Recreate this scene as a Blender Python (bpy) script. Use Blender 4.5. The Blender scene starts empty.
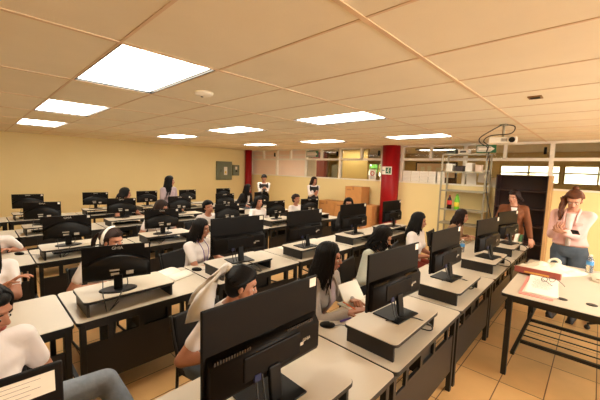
import bpy, bmesh, math, random
from mathutils import Vector, Matrix, Euler
R = math.radians; PI = math.pi
S = bpy.context.scene; COL = S.collection
rnd = random.Random(7)

# ------------------------------------------------------------------ materials
def srgb(c):
    return tuple(((v/255)/12.92 if v/255 <= .04045 else ((v/255+.055)/1.055)**2.4) for v in c) + (1,)
def mat(name, rgb, rough=.6, metal=0, spec=.5, var=.06, scale=6, bump=0, bscale=60, trans=0, coat=0):
    m = bpy.data.materials.new(name); m.use_nodes = True
    n = m.node_tree.nodes; l = m.node_tree.links; b = n['Principled BSDF']
    b.inputs['Roughness'].default_value = rough; b.inputs['Metallic'].default_value = metal
    b.inputs['Specular IOR Level'].default_value = spec
    b.inputs['Transmission Weight'].default_value = trans
    b.inputs['Coat Weight'].default_value = coat
    c = srgb(rgb)
    tc = n.new('ShaderNodeTexCoord')
    nz = n.new('ShaderNodeTexNoise'); nz.inputs['Scale'].default_value = scale; nz.inputs['Detail'].default_value = 4
    l.new(tc.outputs['Object'], nz.inputs['Vector'])
    rp = n.new('ShaderNodeValToRGB')
    rp.color_ramp.elements[0].position = .3; rp.color_ramp.elements[1].position = .7
    rp.color_ramp.elements[0].color = tuple(v*(1-var) for v in c[:3])+(1,)
    rp.color_ramp.elements[1].color = tuple(min(1, v*(1+var)) for v in c[:3])+(1,)
    l.new(nz.outputs['Fac'], rp.inputs['Fac']); l.new(rp.outputs['Color'], b.inputs['Base Color'])
    if bump:
        n2 = n.new('ShaderNodeTexNoise'); n2.inputs['Scale'].default_value = bscale
        l.new(tc.outputs['Object'], n2.inputs['Vector'])
        bp = n.new('ShaderNodeBump'); bp.inputs['Strength'].default_value = bump; bp.inputs['Distance'].default_value = .01
        l.new(n2.outputs['Fac'], bp.inputs['Height']); l.new(bp.outputs['Normal'], b.inputs['Normal'])
    return m
def emis(name, rgb, s):
    m = bpy.data.materials.new(name); m.use_nodes = True
    b = m.node_tree.nodes['Principled BSDF']
    b.inputs['Base Color'].default_value = srgb(rgb)
    b.inputs['Emission Color'].default_value = srgb(rgb); b.inputs['Emission Strength'].default_value = s
    return m
M = dict(
    wall=mat('yellow_paint', (240, 219, 160), .62, var=.02, scale=1.2, bump=.04, bscale=120),
    ceil=mat('ceiling_tile', (238, 226, 200), .85, var=.025, scale=3, bump=.12, bscale=160),
    grid=mat('ceiling_tee', (222, 194, 160), .6, var=.02),
    white=mat('cream_frame_paint', (240, 230, 212), .5, var=.03),
    red=mat('red_column_paint', (150, 8, 18), .42, var=.08, scale=4, spec=.3),
    lam=mat('cream_laminate', (204, 191, 172), .42, var=.015, scale=4),
    blk=mat('black_metal', (20, 18, 16), .45, var=.1),
    edge=mat('black_edge_band', (22, 19, 17), .5),
    panel=mat('black_panel', (26, 21, 18), .5, var=.12, scale=5),
    plas=mat('black_plastic', (16, 11, 8), .5, spec=.14, var=.08, bump=.05, bscale=300),
    plasd=mat('dark_plastic', (12, 9, 7), .42, spec=.2, var=.06),
    gloss=mat('gloss_black', (14, 12, 12), .12),
    mark=mat('grey_print', (190, 180, 165), .5),
    stick=mat('white_sticker', (235, 225, 210), .5, var=.02),
    ink=mat('ink', (70, 65, 62), .6),
    grey=mat('grey_steel', (172, 164, 142), .4, .5, var=.06),
    egrey=mat('grey_green_enamel', (112, 118, 96), .45, var=.05),
    card=mat('cardboard', (190, 134, 76), .8, var=.06, scale=8),
    tape=mat('brown_tape', (160, 108, 58), .3),
    cabinet=mat('dark_brown_board', (44, 22, 16), .5, var=.15, scale=7),
    tan=mat('tan_edge', (190, 150, 100), .6),
    paper=mat('paper', (243, 236, 222), .7, var=.02),
    clothb=mat('black_upholstery', (22, 20, 20), .8, bump=.1, bscale=200),
    skin=mat('skin_tone', (182, 124, 96), .5, var=.04, scale=12),
    skinl=mat('light_skin_tone', (204, 148, 120), .5, var=.04, scale=12),
    lips=mat('lip_tone', (160, 72, 62), .4), eyew=mat('eye_white', (225, 215, 205), .2), eyed=mat('eye_dark', (22, 12, 9), .15),
    hairb=mat('black_hair', (12, 8, 7), .55, spec=.2, var=.3, scale=30, bump=.2, bscale=90),
    hairn=mat('dark_brown_hair', (38, 19, 12), .55, spec=.25, var=.3, scale=30, bump=.2, bscale=90),
    hairl=mat('brown_hair', (98, 54, 30), .55, spec=.3, var=.3, scale=30, bump=.2, bscale=90),
    tee=mat('white_cotton', (236, 226, 222), .8, var=.03, bump=.15, bscale=25),
    pink=mat('pink_denim', (236, 190, 184), .8, var=.05, bump=.2, bscale=40),
    brownj=mat('brown_suede', (118, 66, 32), .8, var=.1, bump=.2, bscale=40),
    cardi=mat('grey_knit', (168, 158, 150), .9, var=.08, bump=.3, bscale=90),
    lilac=mat('lilac_grey_cotton', (180, 160, 165), .85, var=.06, bump=.15, bscale=30),
    pale=mat('pale_green_grey_fleece', (190, 192, 178), .9, var=.05, bump=.3, bscale=60),
    beige=mat('beige_knit', (146, 112, 80), .9, var=.08, bump=.3, bscale=80),
    blkc=mat('black_cloth', (24, 21, 22), .85, var=.1),
    jean=mat('blue_denim', (86, 98, 112), .85, var=.12, scale=25, bump=.15, bscale=60),
    jeanl=mat('light_denim', (132, 140, 150), .85, var=.14, scale=20, bump=.15, bscale=60),
    redc=mat('dark_red_cloth', (150, 62, 50), .85, var=.1), shoe=mat('shoe_rubber', (40, 36, 36), .6), shoew=mat('white_shoe', (225, 220, 210), .6),
    lanyard=mat('purple_ribbon', (110, 80, 150), .6),
    green=mat('sign_green', (20, 96, 62), .5), redp=mat('sign_red', (200, 50, 50), .5),
    cola=mat('cola_liquid', (40, 10, 6), .15), lime=mat('green_plastic', (110, 190, 40), .35), yel=mat('yellow_label', (230, 200, 60), .5),
    blue=mat('blue_label', (80, 150, 210), .4), binder=mat('maroon_binder', (150, 72, 58), .45), gold=mat('gold_print', (210, 150, 70), .5),
    bag=mat('cream_canvas', (235, 226, 206), .9, var=.04, bump=.2, bscale=60),
    pinkp=mat('pink_paper', (226, 150, 140), .7), wood=mat('pencil_wood', (200, 130, 50), .5), orange=mat('orange_plastic', (225, 110, 50), .45),
    blind=mat('pale_pink_blind', (244, 218, 196), .7, var=.03, scale=2),
    olive=mat('olive_wall', (176, 146, 84), .8, var=.03), corr=mat('corridor_wall', (205, 178, 120), .8, var=.03),
    brownw=mat('brown_wall', (96, 66, 44), .8), doorg=mat('grey_door', (96, 92, 74), .6), darkred=mat('maroon_paint', (112, 34, 26), .5),
    leaf=mat('tree_leaf', (90, 140, 50), .7, var=.3, scale=8), bark=mat('bark', (80, 60, 40), .9),
    bus=mat('white_bus_paint', (245, 245, 245), .4), ground=mat('pale_concrete', (190, 186, 176), .9),
    amber=mat('amber_pane', (216, 168, 92), .5), ribbon=mat('white_ribbon', (238, 230, 222), .6), vent=mat('brass_vent', (150, 112, 60), .5, .4),
)
def glass_mat():
    m = bpy.data.materials.new('window_glass'); m.use_nodes = True
    n = m.node_tree.nodes; l = m.node_tree.links; n.remove(n['Principled BSDF'])
    t = n.new('ShaderNodeBsdfTransparent'); t.inputs[0].default_value = (.93, .94, .9, 1)
    g = n.new('ShaderNodeBsdfGlossy'); g.inputs['Roughness'].default_value = .05
    f = n.new('ShaderNodeFresnel'); f.inputs[0].default_value = 1.35
    mx = n.new('ShaderNodeMixShader')
    l.new(f.outputs[0], mx.inputs[0]); l.new(t.outputs[0], mx.inputs[1]); l.new(g.outputs[0], mx.inputs[2])
    l.new(mx.outputs[0], n['Material Output'].inputs[0]); return m
M['glass'] = glass_mat()
M['bottle'] = mat('clear_bottle', (225, 232, 238), .12, trans=.85, var=.01)
def floor_mat():
    m = mat('beige_floor_tile', (226, 178, 118), .28, var=.1, scale=2.2)
    n = m.node_tree.nodes; l = m.node_tree.links; b = n['Principled BSDF']
    src = b.inputs['Base Color'].links[0].from_socket
    tc = n.new('ShaderNodeTexCoord'); mp = n.new('ShaderNodeMapping'); l.new(tc.outputs['Object'], mp.inputs[0])
    mp.inputs['Location'].default_value = (.47, -.63+.02, 0)
    br = n.new('ShaderNodeTexBrick'); br.offset = 0; br.inputs['Scale'].default_value = 1
    br.inputs['Brick Width'].default_value = .3; br.inputs['Row Height'].default_value = .6
    br.inputs['Mortar Size'].default_value = .004; br.inputs['Mortar Smooth'].default_value = .1
    br.inputs['Color1'].default_value = (1, 1, 1, 1); br.inputs['Color2'].default_value = (.9, .88, .85, 1); br.inputs['Mortar'].default_value = (.18, .13, .1, 1)
    l.new(mp.outputs[0], br.inputs['Vector'])
    mx = n.new('ShaderNodeMix'); mx.data_type = 'RGBA'; mx.blend_type = 'MULTIPLY'; mx.inputs['Factor'].default_value = 1
    l.new(src, mx.inputs['A']); l.new(br.outputs['Color'], mx.inputs['B']); l.new(mx.outputs['Result'], b.inputs['Base Color'])
    return m
M['floor'] = floor_mat()
def lamp_mat():
    m = bpy.data.materials.new('lit_diffuser'); m.use_nodes = True
    n = m.node_tree.nodes; l = m.node_tree.links; b = n['Principled BSDF']
    tc = n.new('ShaderNodeTexCoord'); br = n.new('ShaderNodeTexBrick'); br.offset = 0
    br.inputs['Scale'].default_value = 1; br.inputs['Brick Width'].default_value = .28; br.inputs['Row Height'].default_value = .12
    br.inputs['Mortar Size'].default_value = .006; br.inputs['Mortar Smooth'].default_value = .6
    br.inputs['Color1'].default_value = (1, .95, .82, 1); br.inputs['Color2'].default_value = (.98, .92, .78, 1); br.inputs['Mortar'].default_value = (.6, .5, .36, 1)
    l.new(tc.outputs['Object'], br.inputs['Vector']); l.new(br.outputs['Color'], b.inputs['Emission Color'])
    b.inputs['Base Color'].default_value = (.8, .8, .75, 1); b.inputs['Emission Strength'].default_value = LAMP
    return m
LAMP = 10.0
M['lamp'] = lamp_mat()

# ------------------------------------------------------------------ mesh builder
class MB:
    def __init__(s): s.bm = bmesh.new(); s.mi = 0
    def _faces(s, before):
        for f in s.bm.faces:
            if f.index == -1 or f.index >= before: f.material_index = s.mi
    def box(s, c, d, rot=None, bev=0, seg=2):
        r = bmesh.ops.create_cube(s.bm, size=1)
        vs = r['verts']; mt = Matrix.Diagonal((*d, 1))
        mt = Matrix.Translation(c) @ (rot.to_4x4() if rot is not None else Matrix.Identity(4)) @ mt
        bmesh.ops.transform(s.bm, matrix=mt, verts=vs)
        fs = {f for v in vs for f in v.link_faces}
        for f in fs: f.material_index = s.mi
        if bev:
            es = list({e for v in vs for e in v.link_edges})
            rr = bmesh.ops.bevel(s.bm, geom=es, offset=bev, segments=seg, profile=.5, affect='EDGES')
            for f in rr['faces']: f.material_index = s.mi
        return s
    def bb(s, x0, x1, y0, y1, z0, z1, bev=0): return s.box(((x0+x1)/2, (y0+y1)/2, (z0+z1)/2), (x1-x0, y1-y0, z1-z0), None, bev)
    def prism(s, pts, z0, z1, mtx=None):
        a = [s.bm.verts.new((p[0], p[1], z0)) for p in pts]; b = [s.bm.verts.new((p[0], p[1], z1)) for p in pts]
        n = len(pts); fs = [s.bm.faces.new(a[::-1]), s.bm.faces.new(b)]
        for i in range(n): fs.append(s.bm.faces.new((a[i], a[(i+1) % n], b[(i+1) % n], b[i])))
        for f in fs: f.material_index = s.mi
        if mtx is not None: bmesh.ops.transform(s.bm, matrix=mtx, verts=a+b)
        return s
    def rings(s, rings, cap=True):
        R_ = [[s.bm.verts.new(p) for p in r] for r in rings]; n = len(R_[0])
        for a, b in zip(R_, R_[1:]):
            for i in range(n):
                f = s.bm.faces.new((a[i], a[(i+1) % n], b[(i+1) % n], b[i])); f.material_index = s.mi; f.smooth = True
        if cap:
            for r in (R_[0][::-1], R_[-1]):
                f = s.bm.faces.new(r); f.material_index = s.mi
        return s
    def tube(s, pts, r, n=8, r1=None):
        pts = [Vector(p) for p in pts]; rings = []; m = len(pts); up = None
        for i, p in enumerate(pts):
            t = (pts[min(i+1, m-1)]-pts[max(i-1, 0)]).normalized()
            if up is None: up = Vector((0, 0, 1)) if abs(t.z) < .9 else Vector((1, 0, 0))
            a = t.cross(up).normalized(); up = a.cross(t).normalized()
            rr = r if r1 is None else r+(r1-r)*i/(m-1)
            if callable(r): rr = r(i/(m-1))
            rings.append([p+(a*math.cos(2*PI*k/n)+up*math.sin(2*PI*k/n))*rr for k in range(n)])
        return s.rings(rings)
    def lathe(s, prof, c=(0, 0, 0), n=20):
        return s.rings([[(c[0]+r*math.cos(2*PI*k/n), c[1]+r*math.sin(2*PI*k/n), c[2]+z) for k in range(n)] for r, z in prof])
    def ell(s, c, r, rot=None, sub=2):
        q = bmesh.ops.create_icosphere(s.bm, subdivisions=sub, radius=1)
        mt = Matrix.Translation(c) @ (rot.to_4x4() if rot is not None else Matrix.Identity(4)) @ Matrix.Diagonal((*(r if hasattr(r, '__len__') else (r, r, r)), 1))
        bmesh.ops.transform(s.bm, matrix=mt, verts=q['verts'])
        for v in q['verts']:
            for f in v.link_faces: f.smooth = True; f.material_index = s.mi
        return s
    def cap(s, a, b, ra, rb, n=14):
        a = Vector(a); b = Vector(b); s.ell(a, ra, sub=2); s.ell(b, rb, sub=2)
        t = (b-a).normalized(); u = Vector((0, 0, 1)) if abs(t.z) < .9 else Vector((1, 0, 0))
        x = t.cross(u).normalized(); y = x.cross(t)
        return s.rings([[p+(x*math.cos(2*PI*k/n)+y*math.sin(2*PI*k/n))*q for k in range(n)] for p, q in ((a, ra), (b, rb))])
    def build(s, name, mats, parent=None, loc=None, smooth=False):
        bmesh.ops.recalc_face_normals(s.bm, faces=s.bm.faces)
        me = bpy.data.meshes.new(name); s.bm.to_mesh(me); s.bm.free()
        return mkobj(name, me, mats, parent, loc, smooth)
def mkobj(name, me, mats, parent=None, loc=None, smooth=False):
    for m in (mats if isinstance(mats, (list, tuple)) else [mats]): me.materials.append(m if not isinstance(m, str) else M[m])
    if smooth:
        for p in me.polygons: p.use_smooth = True
    o = bpy.data.objects.new(name, me); COL.objects.link(o)
    if parent: o.parent = parent
    if loc is not None: o.location = loc
    return o
def tag(o, label=None, cat=None, group=None, kind=None):
    if label: o['label'] = label
    if cat: o['category'] = cat
    if group: o['group'] = group
    if kind: o['kind'] = kind
    return o
def empty(name, loc=(0, 0, 0), rz=0, label=None, cat=None, group=None):
    o = bpy.data.objects.new(name, None); COL.objects.link(o); o.location = loc; o.rotation_euler = (0, 0, rz)
    o.empty_display_size = .1
    return tag(o, label, cat, group)
def copy_tree(o, parent=None):
    c = o.copy(); COL.objects.link(c)
    if parent: c.parent = parent
    for ch in [k for k in bpy.data.objects if k.parent == o]: copy_tree(ch, c)
    return c
def struct(o): return tag(o, kind='structure')
def rrect(x0, x1, y0, y1, r, n=5):
    pts = []
    for cx, cy, a0 in ((x1-r, y1-r, 0), (x0+r, y1-r, 90), (x0+r, y0+r, 180), (x1-r, y0+r, 270)):
        for k in range(n+1):
            a = R(a0+90*k/n); pts.append((cx+r*math.cos(a), cy+r*math.sin(a)))
    return pts
def textmesh(txt, size, name, m, parent, mtx, ext=.0006):
    cu = bpy.data.curves.new(name, 'FONT'); cu.body = txt; cu.size = size; cu.extrude = ext; cu.align_x = 'CENTER'; cu.align_y = 'CENTER'; cu.resolution_u = 2
    to = bpy.data.objects.new('tmp', cu); COL.objects.link(to)
    dg = bpy.context.evaluated_depsgraph_get(); me = bpy.data.meshes.new_from_object(to.evaluated_get(dg))
    bpy.data.objects.remove(to); me.transform(mtx)
    me.materials.clear()
    return mkobj(name, me, m, parent)
def remesh(mb, vox, smooth=4):
    bm = mb.bm; bmesh.ops.recalc_face_normals(bm, faces=bm.faces)
    me = bpy.data.meshes.new('t'); bm.to_mesh(me); bm.free()
    o = bpy.data.objects.new('t', me); COL.objects.link(o)
    m = o.modifiers.new('r', 'REMESH'); m.mode = 'VOXEL'; m.voxel_size = vox; m.adaptivity = 0; m.use_smooth_shade = True
    if smooth:
        s = o.modifiers.new('s', 'SMOOTH'); s.factor = .5; s.iterations = smooth
    dg = bpy.context.evaluated_depsgraph_get(); dg.update()
    out = bpy.data.meshes.new_from_object(o.evaluated_get(dg)); bpy.data.objects.remove(o); bpy.data.meshes.remove(me)
    out.materials.clear()
    for p in out.polygons: p.use_smooth = True
    return out
def curve_pts(ctrl, n=8):
    P = [Vector(p) for p in ctrl]; P = [P[0]*2-P[1]]+P+[P[-1]*2-P[-2]]; out = []
    for i in range(1, len(P)-2):
        for k in range(n):
            t = k/n; a, b, c, d = P[i-1:i+3]
            out.append(.5*((2*b)+(c-a)*t+(2*a-5*b+4*c-d)*t*t+(3*b-a-3*c+d)*t**3))
    out.append(P[-2]); return out

# ------------------------------------------------------------------ room shell
H = 2.42; WX = -10.25; WY = 7.8; XR = 3.2; YF = -2.6
struct(MB().bb(WX-.2, XR+.2, YF-.2, 13.3, -.12, 0).build('floor', 'floor'))
X0, SX, Y0, SY = -.8287, 1.1912, .6206, .6309      # ceiling tee grid
lights = [(-2, 0), (-4, 0), (-6, 0), (-2, 4), (-4, 4), (-6, 4), (-2, 8), (-4, 8), (-6, 8), (1, 4), (1, 8)]  # last two are out of view, added for their light
mb = MB()
for i in range(-9, 5):
    for j in range(-6, 12):
        if (i, j) in lights: continue
        a, b = max(WX, X0+i*SX), min(XR, X0+(i+1)*SX); c, d = max(YF, Y0+j*SY), min(WY, Y0+(j+1)*SY)
        if b-a < .01 or d-c < .01: continue
        mb.bb(a, b, c, d, H, H+.03)
struct(mb.build('ceiling', 'ceil'))
mb = MB()
for i in range(-8, 5):
    x = X0+i*SX
    if WX < x < XR: mb.bb(x-.013, x+.013, YF, WY, H-.005, H+.004)
for j in range(-5, 12):
    y = Y0+j*SY
    if YF < y < WY: mb.bb(WX, XR, y-.008, y+.008, H-.0035, H+.003)
struct(mb.build('trim_1', 'grid'))
# ceiling void closed above
struct(MB().bb(WX-.2, XR+.2, YF-.2, WY, H+.2, H+.25).build('ceiling', 'brownw'))
struct(MB().bb(WX-.2, WX, YF-.2, 13.3, 0, H+.25).build('wall_left', 'wall'))
# right and front walls (behind the camera) ; right openings added to let light in
mb = MB(); mb.bb(XR, XR+.15, YF, 13.3, 0, .9); mb.bb(XR, XR+.15, YF, 13.3, 2.2, H+.25)
for y0, y1 in ((YF, .9), (3.4, 3.7), (6.2, 13.3)): mb.bb(XR, XR+.15, y0, y1, .9, 2.2)
struct(mb.build('wall_right', 'wall'))
mb = MB(); mb.bb(WX-.2, XR+.2, YF-.15, YF, 0, H+.25)
struct(mb.build('wall_front', 'wall'))
# back wall: solid to the sill
SILL = 1.47; TR = 2.07
struct(MB().bb(WX, XR, WY, WY+.12, 0, SILL).build('wall_back', 'wall'))
mb = MB()
mb.bb(WX, XR, WY-.03, WY+.11, SILL, SILL+.035); mb.bb(WX, XR, WY-.01, WY+.08, TR-.03, TR+.03); mb.bb(WX, XR, WY-.012, WY+.1, H-.045, H)
mains = [-10.17, -8.65, -7.19, -5.78, -4.36, -3.78, -2.27, -.72, .82, 2.4]
halves = [-9.42, -7.95, -6.53, -5.03, -3.05, -1.50, .05, 1.6]
for x in mains: mb.bb(x-.035, x+.035, WY-.012, WY+.09, SILL, H)
for x in halves: mb.bb(x-.03, x+.03, WY-.01, WY+.08, TR, H)
struct(mb.build('trim_2', 'white'))
# panes
allx = sorted(mains+halves); k = 1
for a, b in zip(mains, mains[1:]):
    if (a, b) == (-4.36, -3.78): continue
    m_ = 'blind' if b <= -7.0 else 'glass'
    dp = .045 if m_ == 'blind' else 0
    struct(MB().bb(a+.03, b-.03, WY+.03+dp, WY+.038+dp, SILL+.03, TR-.03).build('window_%d' % k, m_)); k += 1
for a, b in zip(allx, allx[1:]):
    if (a, b) == (-4.36, -3.78): continue
    m_ = 'blind' if b <= -6.9 else 'glass'
    dp = .045 if m_ == 'blind' else 0
    struct(MB().bb(a+.03, b-.03, WY+.03+dp, WY+.038+dp, TR+.03, H-.045).build('window_%d' % k, m_)); k += 1
for a, b in zip(allx, allx[1:]):                       # dark little latch on transom panes
    if b in (-8.65, -5.78, -4.36, -.72): 
        o = MB().bb(b-.13, b-.085, WY-.02, WY+.02, TR+.1, TR+.24, .004).build('window_latch', 'plasd'); tag(o, kind='structure')
# horizontal slats behind pale panes of the transom
mb = MB()
for a, b in ((-10.13, -7.22),):
    mb.bb(a, b, WY+.05, WY+.07, TR+.14, TR+.165); mb.bb(a, b, WY+.05, WY+.07, 1.75, 1.755)
struct(mb.build('trim_3', 'white'))
struct(MB().bb(-7.155, -6.78, WY+.06, WY+.075, SILL+.035, TR-.03).build('window_panel', 'blind'))
# columns
def column(cx, cy, r, nm, label):
    mb = MB(); n = 32
    mb.rings([[(cx+(r+(.006 if k % 4 == 0 else 0))*math.cos(2*PI*k/n), cy+(r+(.006 if k % 4 == 0 else 0))*math.sin(2*PI*k/n), z) for k in range(n)] for z in (0, H)])
    o = mb.build(nm, 'red'); return struct(o)
column(-10.1, 7.62, .13, 'wall_column', ''); column(-4.02, 7.66, .225, 'wall_column', '')

# room beyond the partition
struct(MB().bb(WX-.2, XR+.2, WY+.12, 13.3, H+.1, H+.2).build('ceiling', 'ceil'))
mb = MB(); FY = 13
op = [(-8.0, -6.9), (-2.6, -.95), (-.85, .75), (.85, 2.7)]; zz = (1.5, 2.06)
mb.bb(WX, XR, FY, FY+.12, 0, zz[0]); mb.bb(WX, XR, FY, FY+.12, zz[1], H+.1)
xs = [WX]+[v for p in op for v in p]+[XR]
for a, b in zip(xs[::2], xs[1::2]): mb.bb(a, b, FY, FY+.12, zz[0], zz[1])
struct(mb.build('wall_far', 'corr'))
mb = MB()
for a, b in op:
    mb.bb(a, b, FY-.02, FY+.1, zz[0], zz[0]+.03); mb.bb(a, b, FY-.02, FY+.1, 1.83, 1.87)
    for q in range(3):
        x = a+(b-a)*q/2; mb.bb(x-.02, x+.02, FY-.02, FY+.1, zz[0], zz[1])
struct(mb.build('trim_4', 'olive'))
for a, b in op: struct(MB().bb(a, b, FY+.04, FY+.048, zz[0], zz[1]).build('window_%d' % k, 'glass')); k += 1
# inner corridor walls on the left part
struct(MB().bb(-9.9, -7.75, 9.6, 9.7, 0, 2.42).build('wall_corridor', 'brownw'))
struct(MB().bb(-7.12, -5.86, 9.5, 9.6, 0, 2.5).build('wall_corridor', 'olive'))
struct(MB().bb(-7.45, -7.2, 9.56, 9.6, 0, 1.95).build('door_1', 'doorg'))
struct(MB().bb(-8.3, -7.75, 9.45, 9.6, 0, H).build('wall_column', 'darkred'))
struct(MB().bb(-3.85, -2.95, 9.5, 9.55, 1.2, 2.02).build('wall_corridor', 'brownw'))
# notice board seen through the glass
t = empty('notice_board', (-3.4, 9.44, 1.82), 0, 'pink notice board in a dark frame hung in the corridor beyond the glass', 'notice board')
MB().bb(-.72, .46, 0, .04, -.24, .24).build('frame', 'cabinet', t); MB().bb(-.68, .42, -.006, .0, -.2, .2).build('board', 'blind', t)
for q, (x, z) in enumerate(((-.5, .02), (-.3, .05), (-.05, 0), (.2, .04))): MB().bb(x-.06, x+.06, -.012, -.007, z-.09, z+.08).build('pinned_note', 'paper', t)
# outdoors beyond the far windows
struct(MB().bb(-14, 8, 13.3, 30, -.3, -.1).build('ground', 'ground'))
t = empty('bus', (.9, 17.5, 0), 0, 'white bus parked outside beyond the far windows', 'bus')
MB().bb(-4.4, 4.4, 0, 2.2, .4, 2.7, .08).build('body', 'bus', t)
for x in (-3.4, -2.2, -1.0, .2, 1.4, 2.6):
    MB().prism(rrect(-.42, .42, -.14, .14, .07), -.02, .02, Matrix.Translation((x, -.01, 1.72)) @ Matrix.Rotation(PI/2, 4, 'X')).build('side_window', 'leaf' if False else 'glass', t)
for x in (-3, 3):
    MB().lathe([(.42, -.12), (.45, -.08), (.45, .08), (.42, .12)]).build('wheel', 'shoe', t).matrix_local = Matrix.Translation((x, .1, .35)) @ Matrix.Rotation(PI/2, 4, 'X')
def tree(x, y, h, label):
    t = empty('tree', (x, y, -.1), 0, label, 'tree', None)
    MB().tube([(0, 0, 0), (.05, 0, h*.5), (0, .05, h*.8)], .14, 8, .06).build('trunk', 'bark', t)
    mb = MB(); r = random.Random(int(x*10))
    for q in range(260):
        a = r.uniform(0, 2*PI); e = r.uniform(-1, 1); d = r.uniform(.5, 1)**.5*h*.35
        p = Vector((math.cos(a)*math.sqrt(1-e*e), math.sin(a)*math.sqrt(1-e*e), e))*d+Vector((0, 0, h*.75))
        mb.box(p, (.3, .22, .02), Euler((r.uniform(0, 6), r.uniform(0, 6), 0)).to_matrix())
    mb.build('foliage', 'leaf', t)
tree(-10.4, 18, 4.2, 'green leafy tree outside the left far window'); tree(-3.6, 22, 5, 'leafy tree standing behind the white bus outside')

# ------------------------------------------------------------------ ceiling fixtures
proto = None
names = {(-2, 0): 'large lit troffer in the foreground ceiling, nearest of all', (-4, 0): 'lit troffer second from the camera along the left side', (-6, 0): 'lit troffer at far left near the yellow wall',
 (-2, 4): 'lit troffer in the middle of the ceiling, right one of its row', (-4, 4): 'lit troffer mid ceiling between two other lit troffers', (-6, 4): 'small looking lit troffer close to the left yellow wall, mid room',
 (-2, 8): 'lit troffer close to the partition right of the red column top', (-4, 8): 'lit troffer near the partition glass left of the red column', (-6, 8): 'lit troffer in the far left corner by the small red column'}
for (i, j) in lights:
    if proto is None:
        t = empty('ceiling_light'); w, d = SX, SY
        mb = MB(); e = .02
        for x0, x1, y0, y1 in ((0, w, 0, e), (0, w, d-e, d), (0, e, 0, d), (w-e, w, 0, d)): mb.bb(x0, x1, y0, y1, -.002, .09)
        mb.bb(0, w, 0, d, .09, .1); mb.build('housing', 'blk', t)
        MB().bb(e+.012, w-e-.012, e+.012, d-e-.012, .012, .02).build('diffuser', 'lamp', t); proto = t; o = t
    else: o = copy_tree(proto)
    o.location = (X0+i*SX, Y0+j*SY, H)
    tag(o, names.get((i, j), 'lit ceiling troffer added out of view for extra light'), 'ceiling light', 'recessed ceiling lights')
t = empty('smoke_detector', (-2.72, 1.53, H), 0, 'white round smoke detector on the ceiling beside the nearest troffer', 'smoke detector')
MB().lathe([(.088, 0), (.085, -.018), (.065, -.032), (.02, -.036)]).build('housing', 'white', t)
MB().lathe([(.012, -.036), (.012, -.041)], (-.03, 0, .001)).build('indicator', 'plasd', t)
t = empty('ceiling_vent', (-.47, 3.41, H), 0, 'small brass junction plate on the ceiling right of the projector', 'vent')
MB().bb(-.05, .05, -.06, .06, -.008, 0, .002).build('plate', 'vent', t)
mb = MB()
for q in range(3): mb.bb(-.035, .035, -.035+q*.03, -.02+q*.03, -.011, -.008)
mb.build('slots', 'blk', t)

# ------------------------------------------------------------------ desks, risers, monitors
DX, DY, DZ = .70, 1.075, .66
rowx = [-.70, -2.45, -4.25, -5.88, -7.5]          # right edge of the desks in each row
coly = [-.105, .985, 2.075, 3.165, 4.255, 5.345]
def make_desk():
    t = empty('desk')
    pts = rrect(-DX, 0, -DY/2, DY/2, .03)
    d = MB().prism(pts, DZ-.004, DZ).build('desktop', 'lam', t)
    pe = rrect(-DX-.003, .003, -DY/2-.003, DY/2+.003, .033); MB().prism(pe, DZ-.026, DZ-.0035).build('edge_band', 'edge', d)
    for sx in (-DX+.05, -.04):
        for sy in (-DY/2+.035, DY/2-.035):
            MB().bb(sx-.018, sx+.018, sy-.018, sy+.018, 0, DZ-.026, .003).build('leg', 'blk', t)
    mb = MB()
    for sx in (-DX+.05, -.04): mb.bb(sx-.015, sx+.015, -DY/2+.05, DY/2-.05, DZ-.075, DZ-.026)
    for sy in (-DY/2+.035, DY/2-.035): mb.bb(-DX+.06, -.05, sy-.015, sy+.015, DZ-.075, DZ-.026); mb.bb(-DX+.06, -.05, sy-.012, sy+.012, .1, .13)
    mb.build('frame', 'blk', t)
    MB().bb(-.045, -.03, -DY/2+.05, DY/2-.05, .17, .475, .003).build('modesty_panel', 'panel', t)
    mb = MB()
    for y in (-.33, -.12, .1, .36): mb.bb(-.05, -.03, y-.018, y+.018, .47, DZ-.07)
    mb.bb(-.3, -.05, -.1, .1, .42, .59); mb.bb(-.05, -.03, -.35, .38, .47, .49); mb.build('cable_tray', 'blk', t)
    return t
def make_riser():
    t = empty('monitor_riser')   # origin on desk, right edge x=0
    z = .115; d = MB().prism(rrect(-.36, 0, -.32, .32, .035), z-.004, z).build('shelf', 'lam', t)
    MB().prism(rrect(-.363, .003, -.323, .323, .038), z-.02, z-.0035).build('edge_band', 'edge', d)
    for y in (-.295, .295): MB().bb(-.34, -.02, y-.009, y+.009, 0, z-.02, .002).build('side_panel', 'panel', t)
    return t
def base_local(): pass
FX = Matrix(((0, 0, 1, 0), (1, 0, 0, 0), (0, 1, 0, 0), (0, 0, 0, 1)))   # text: x->+y, y->+z, normal->+x
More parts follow.
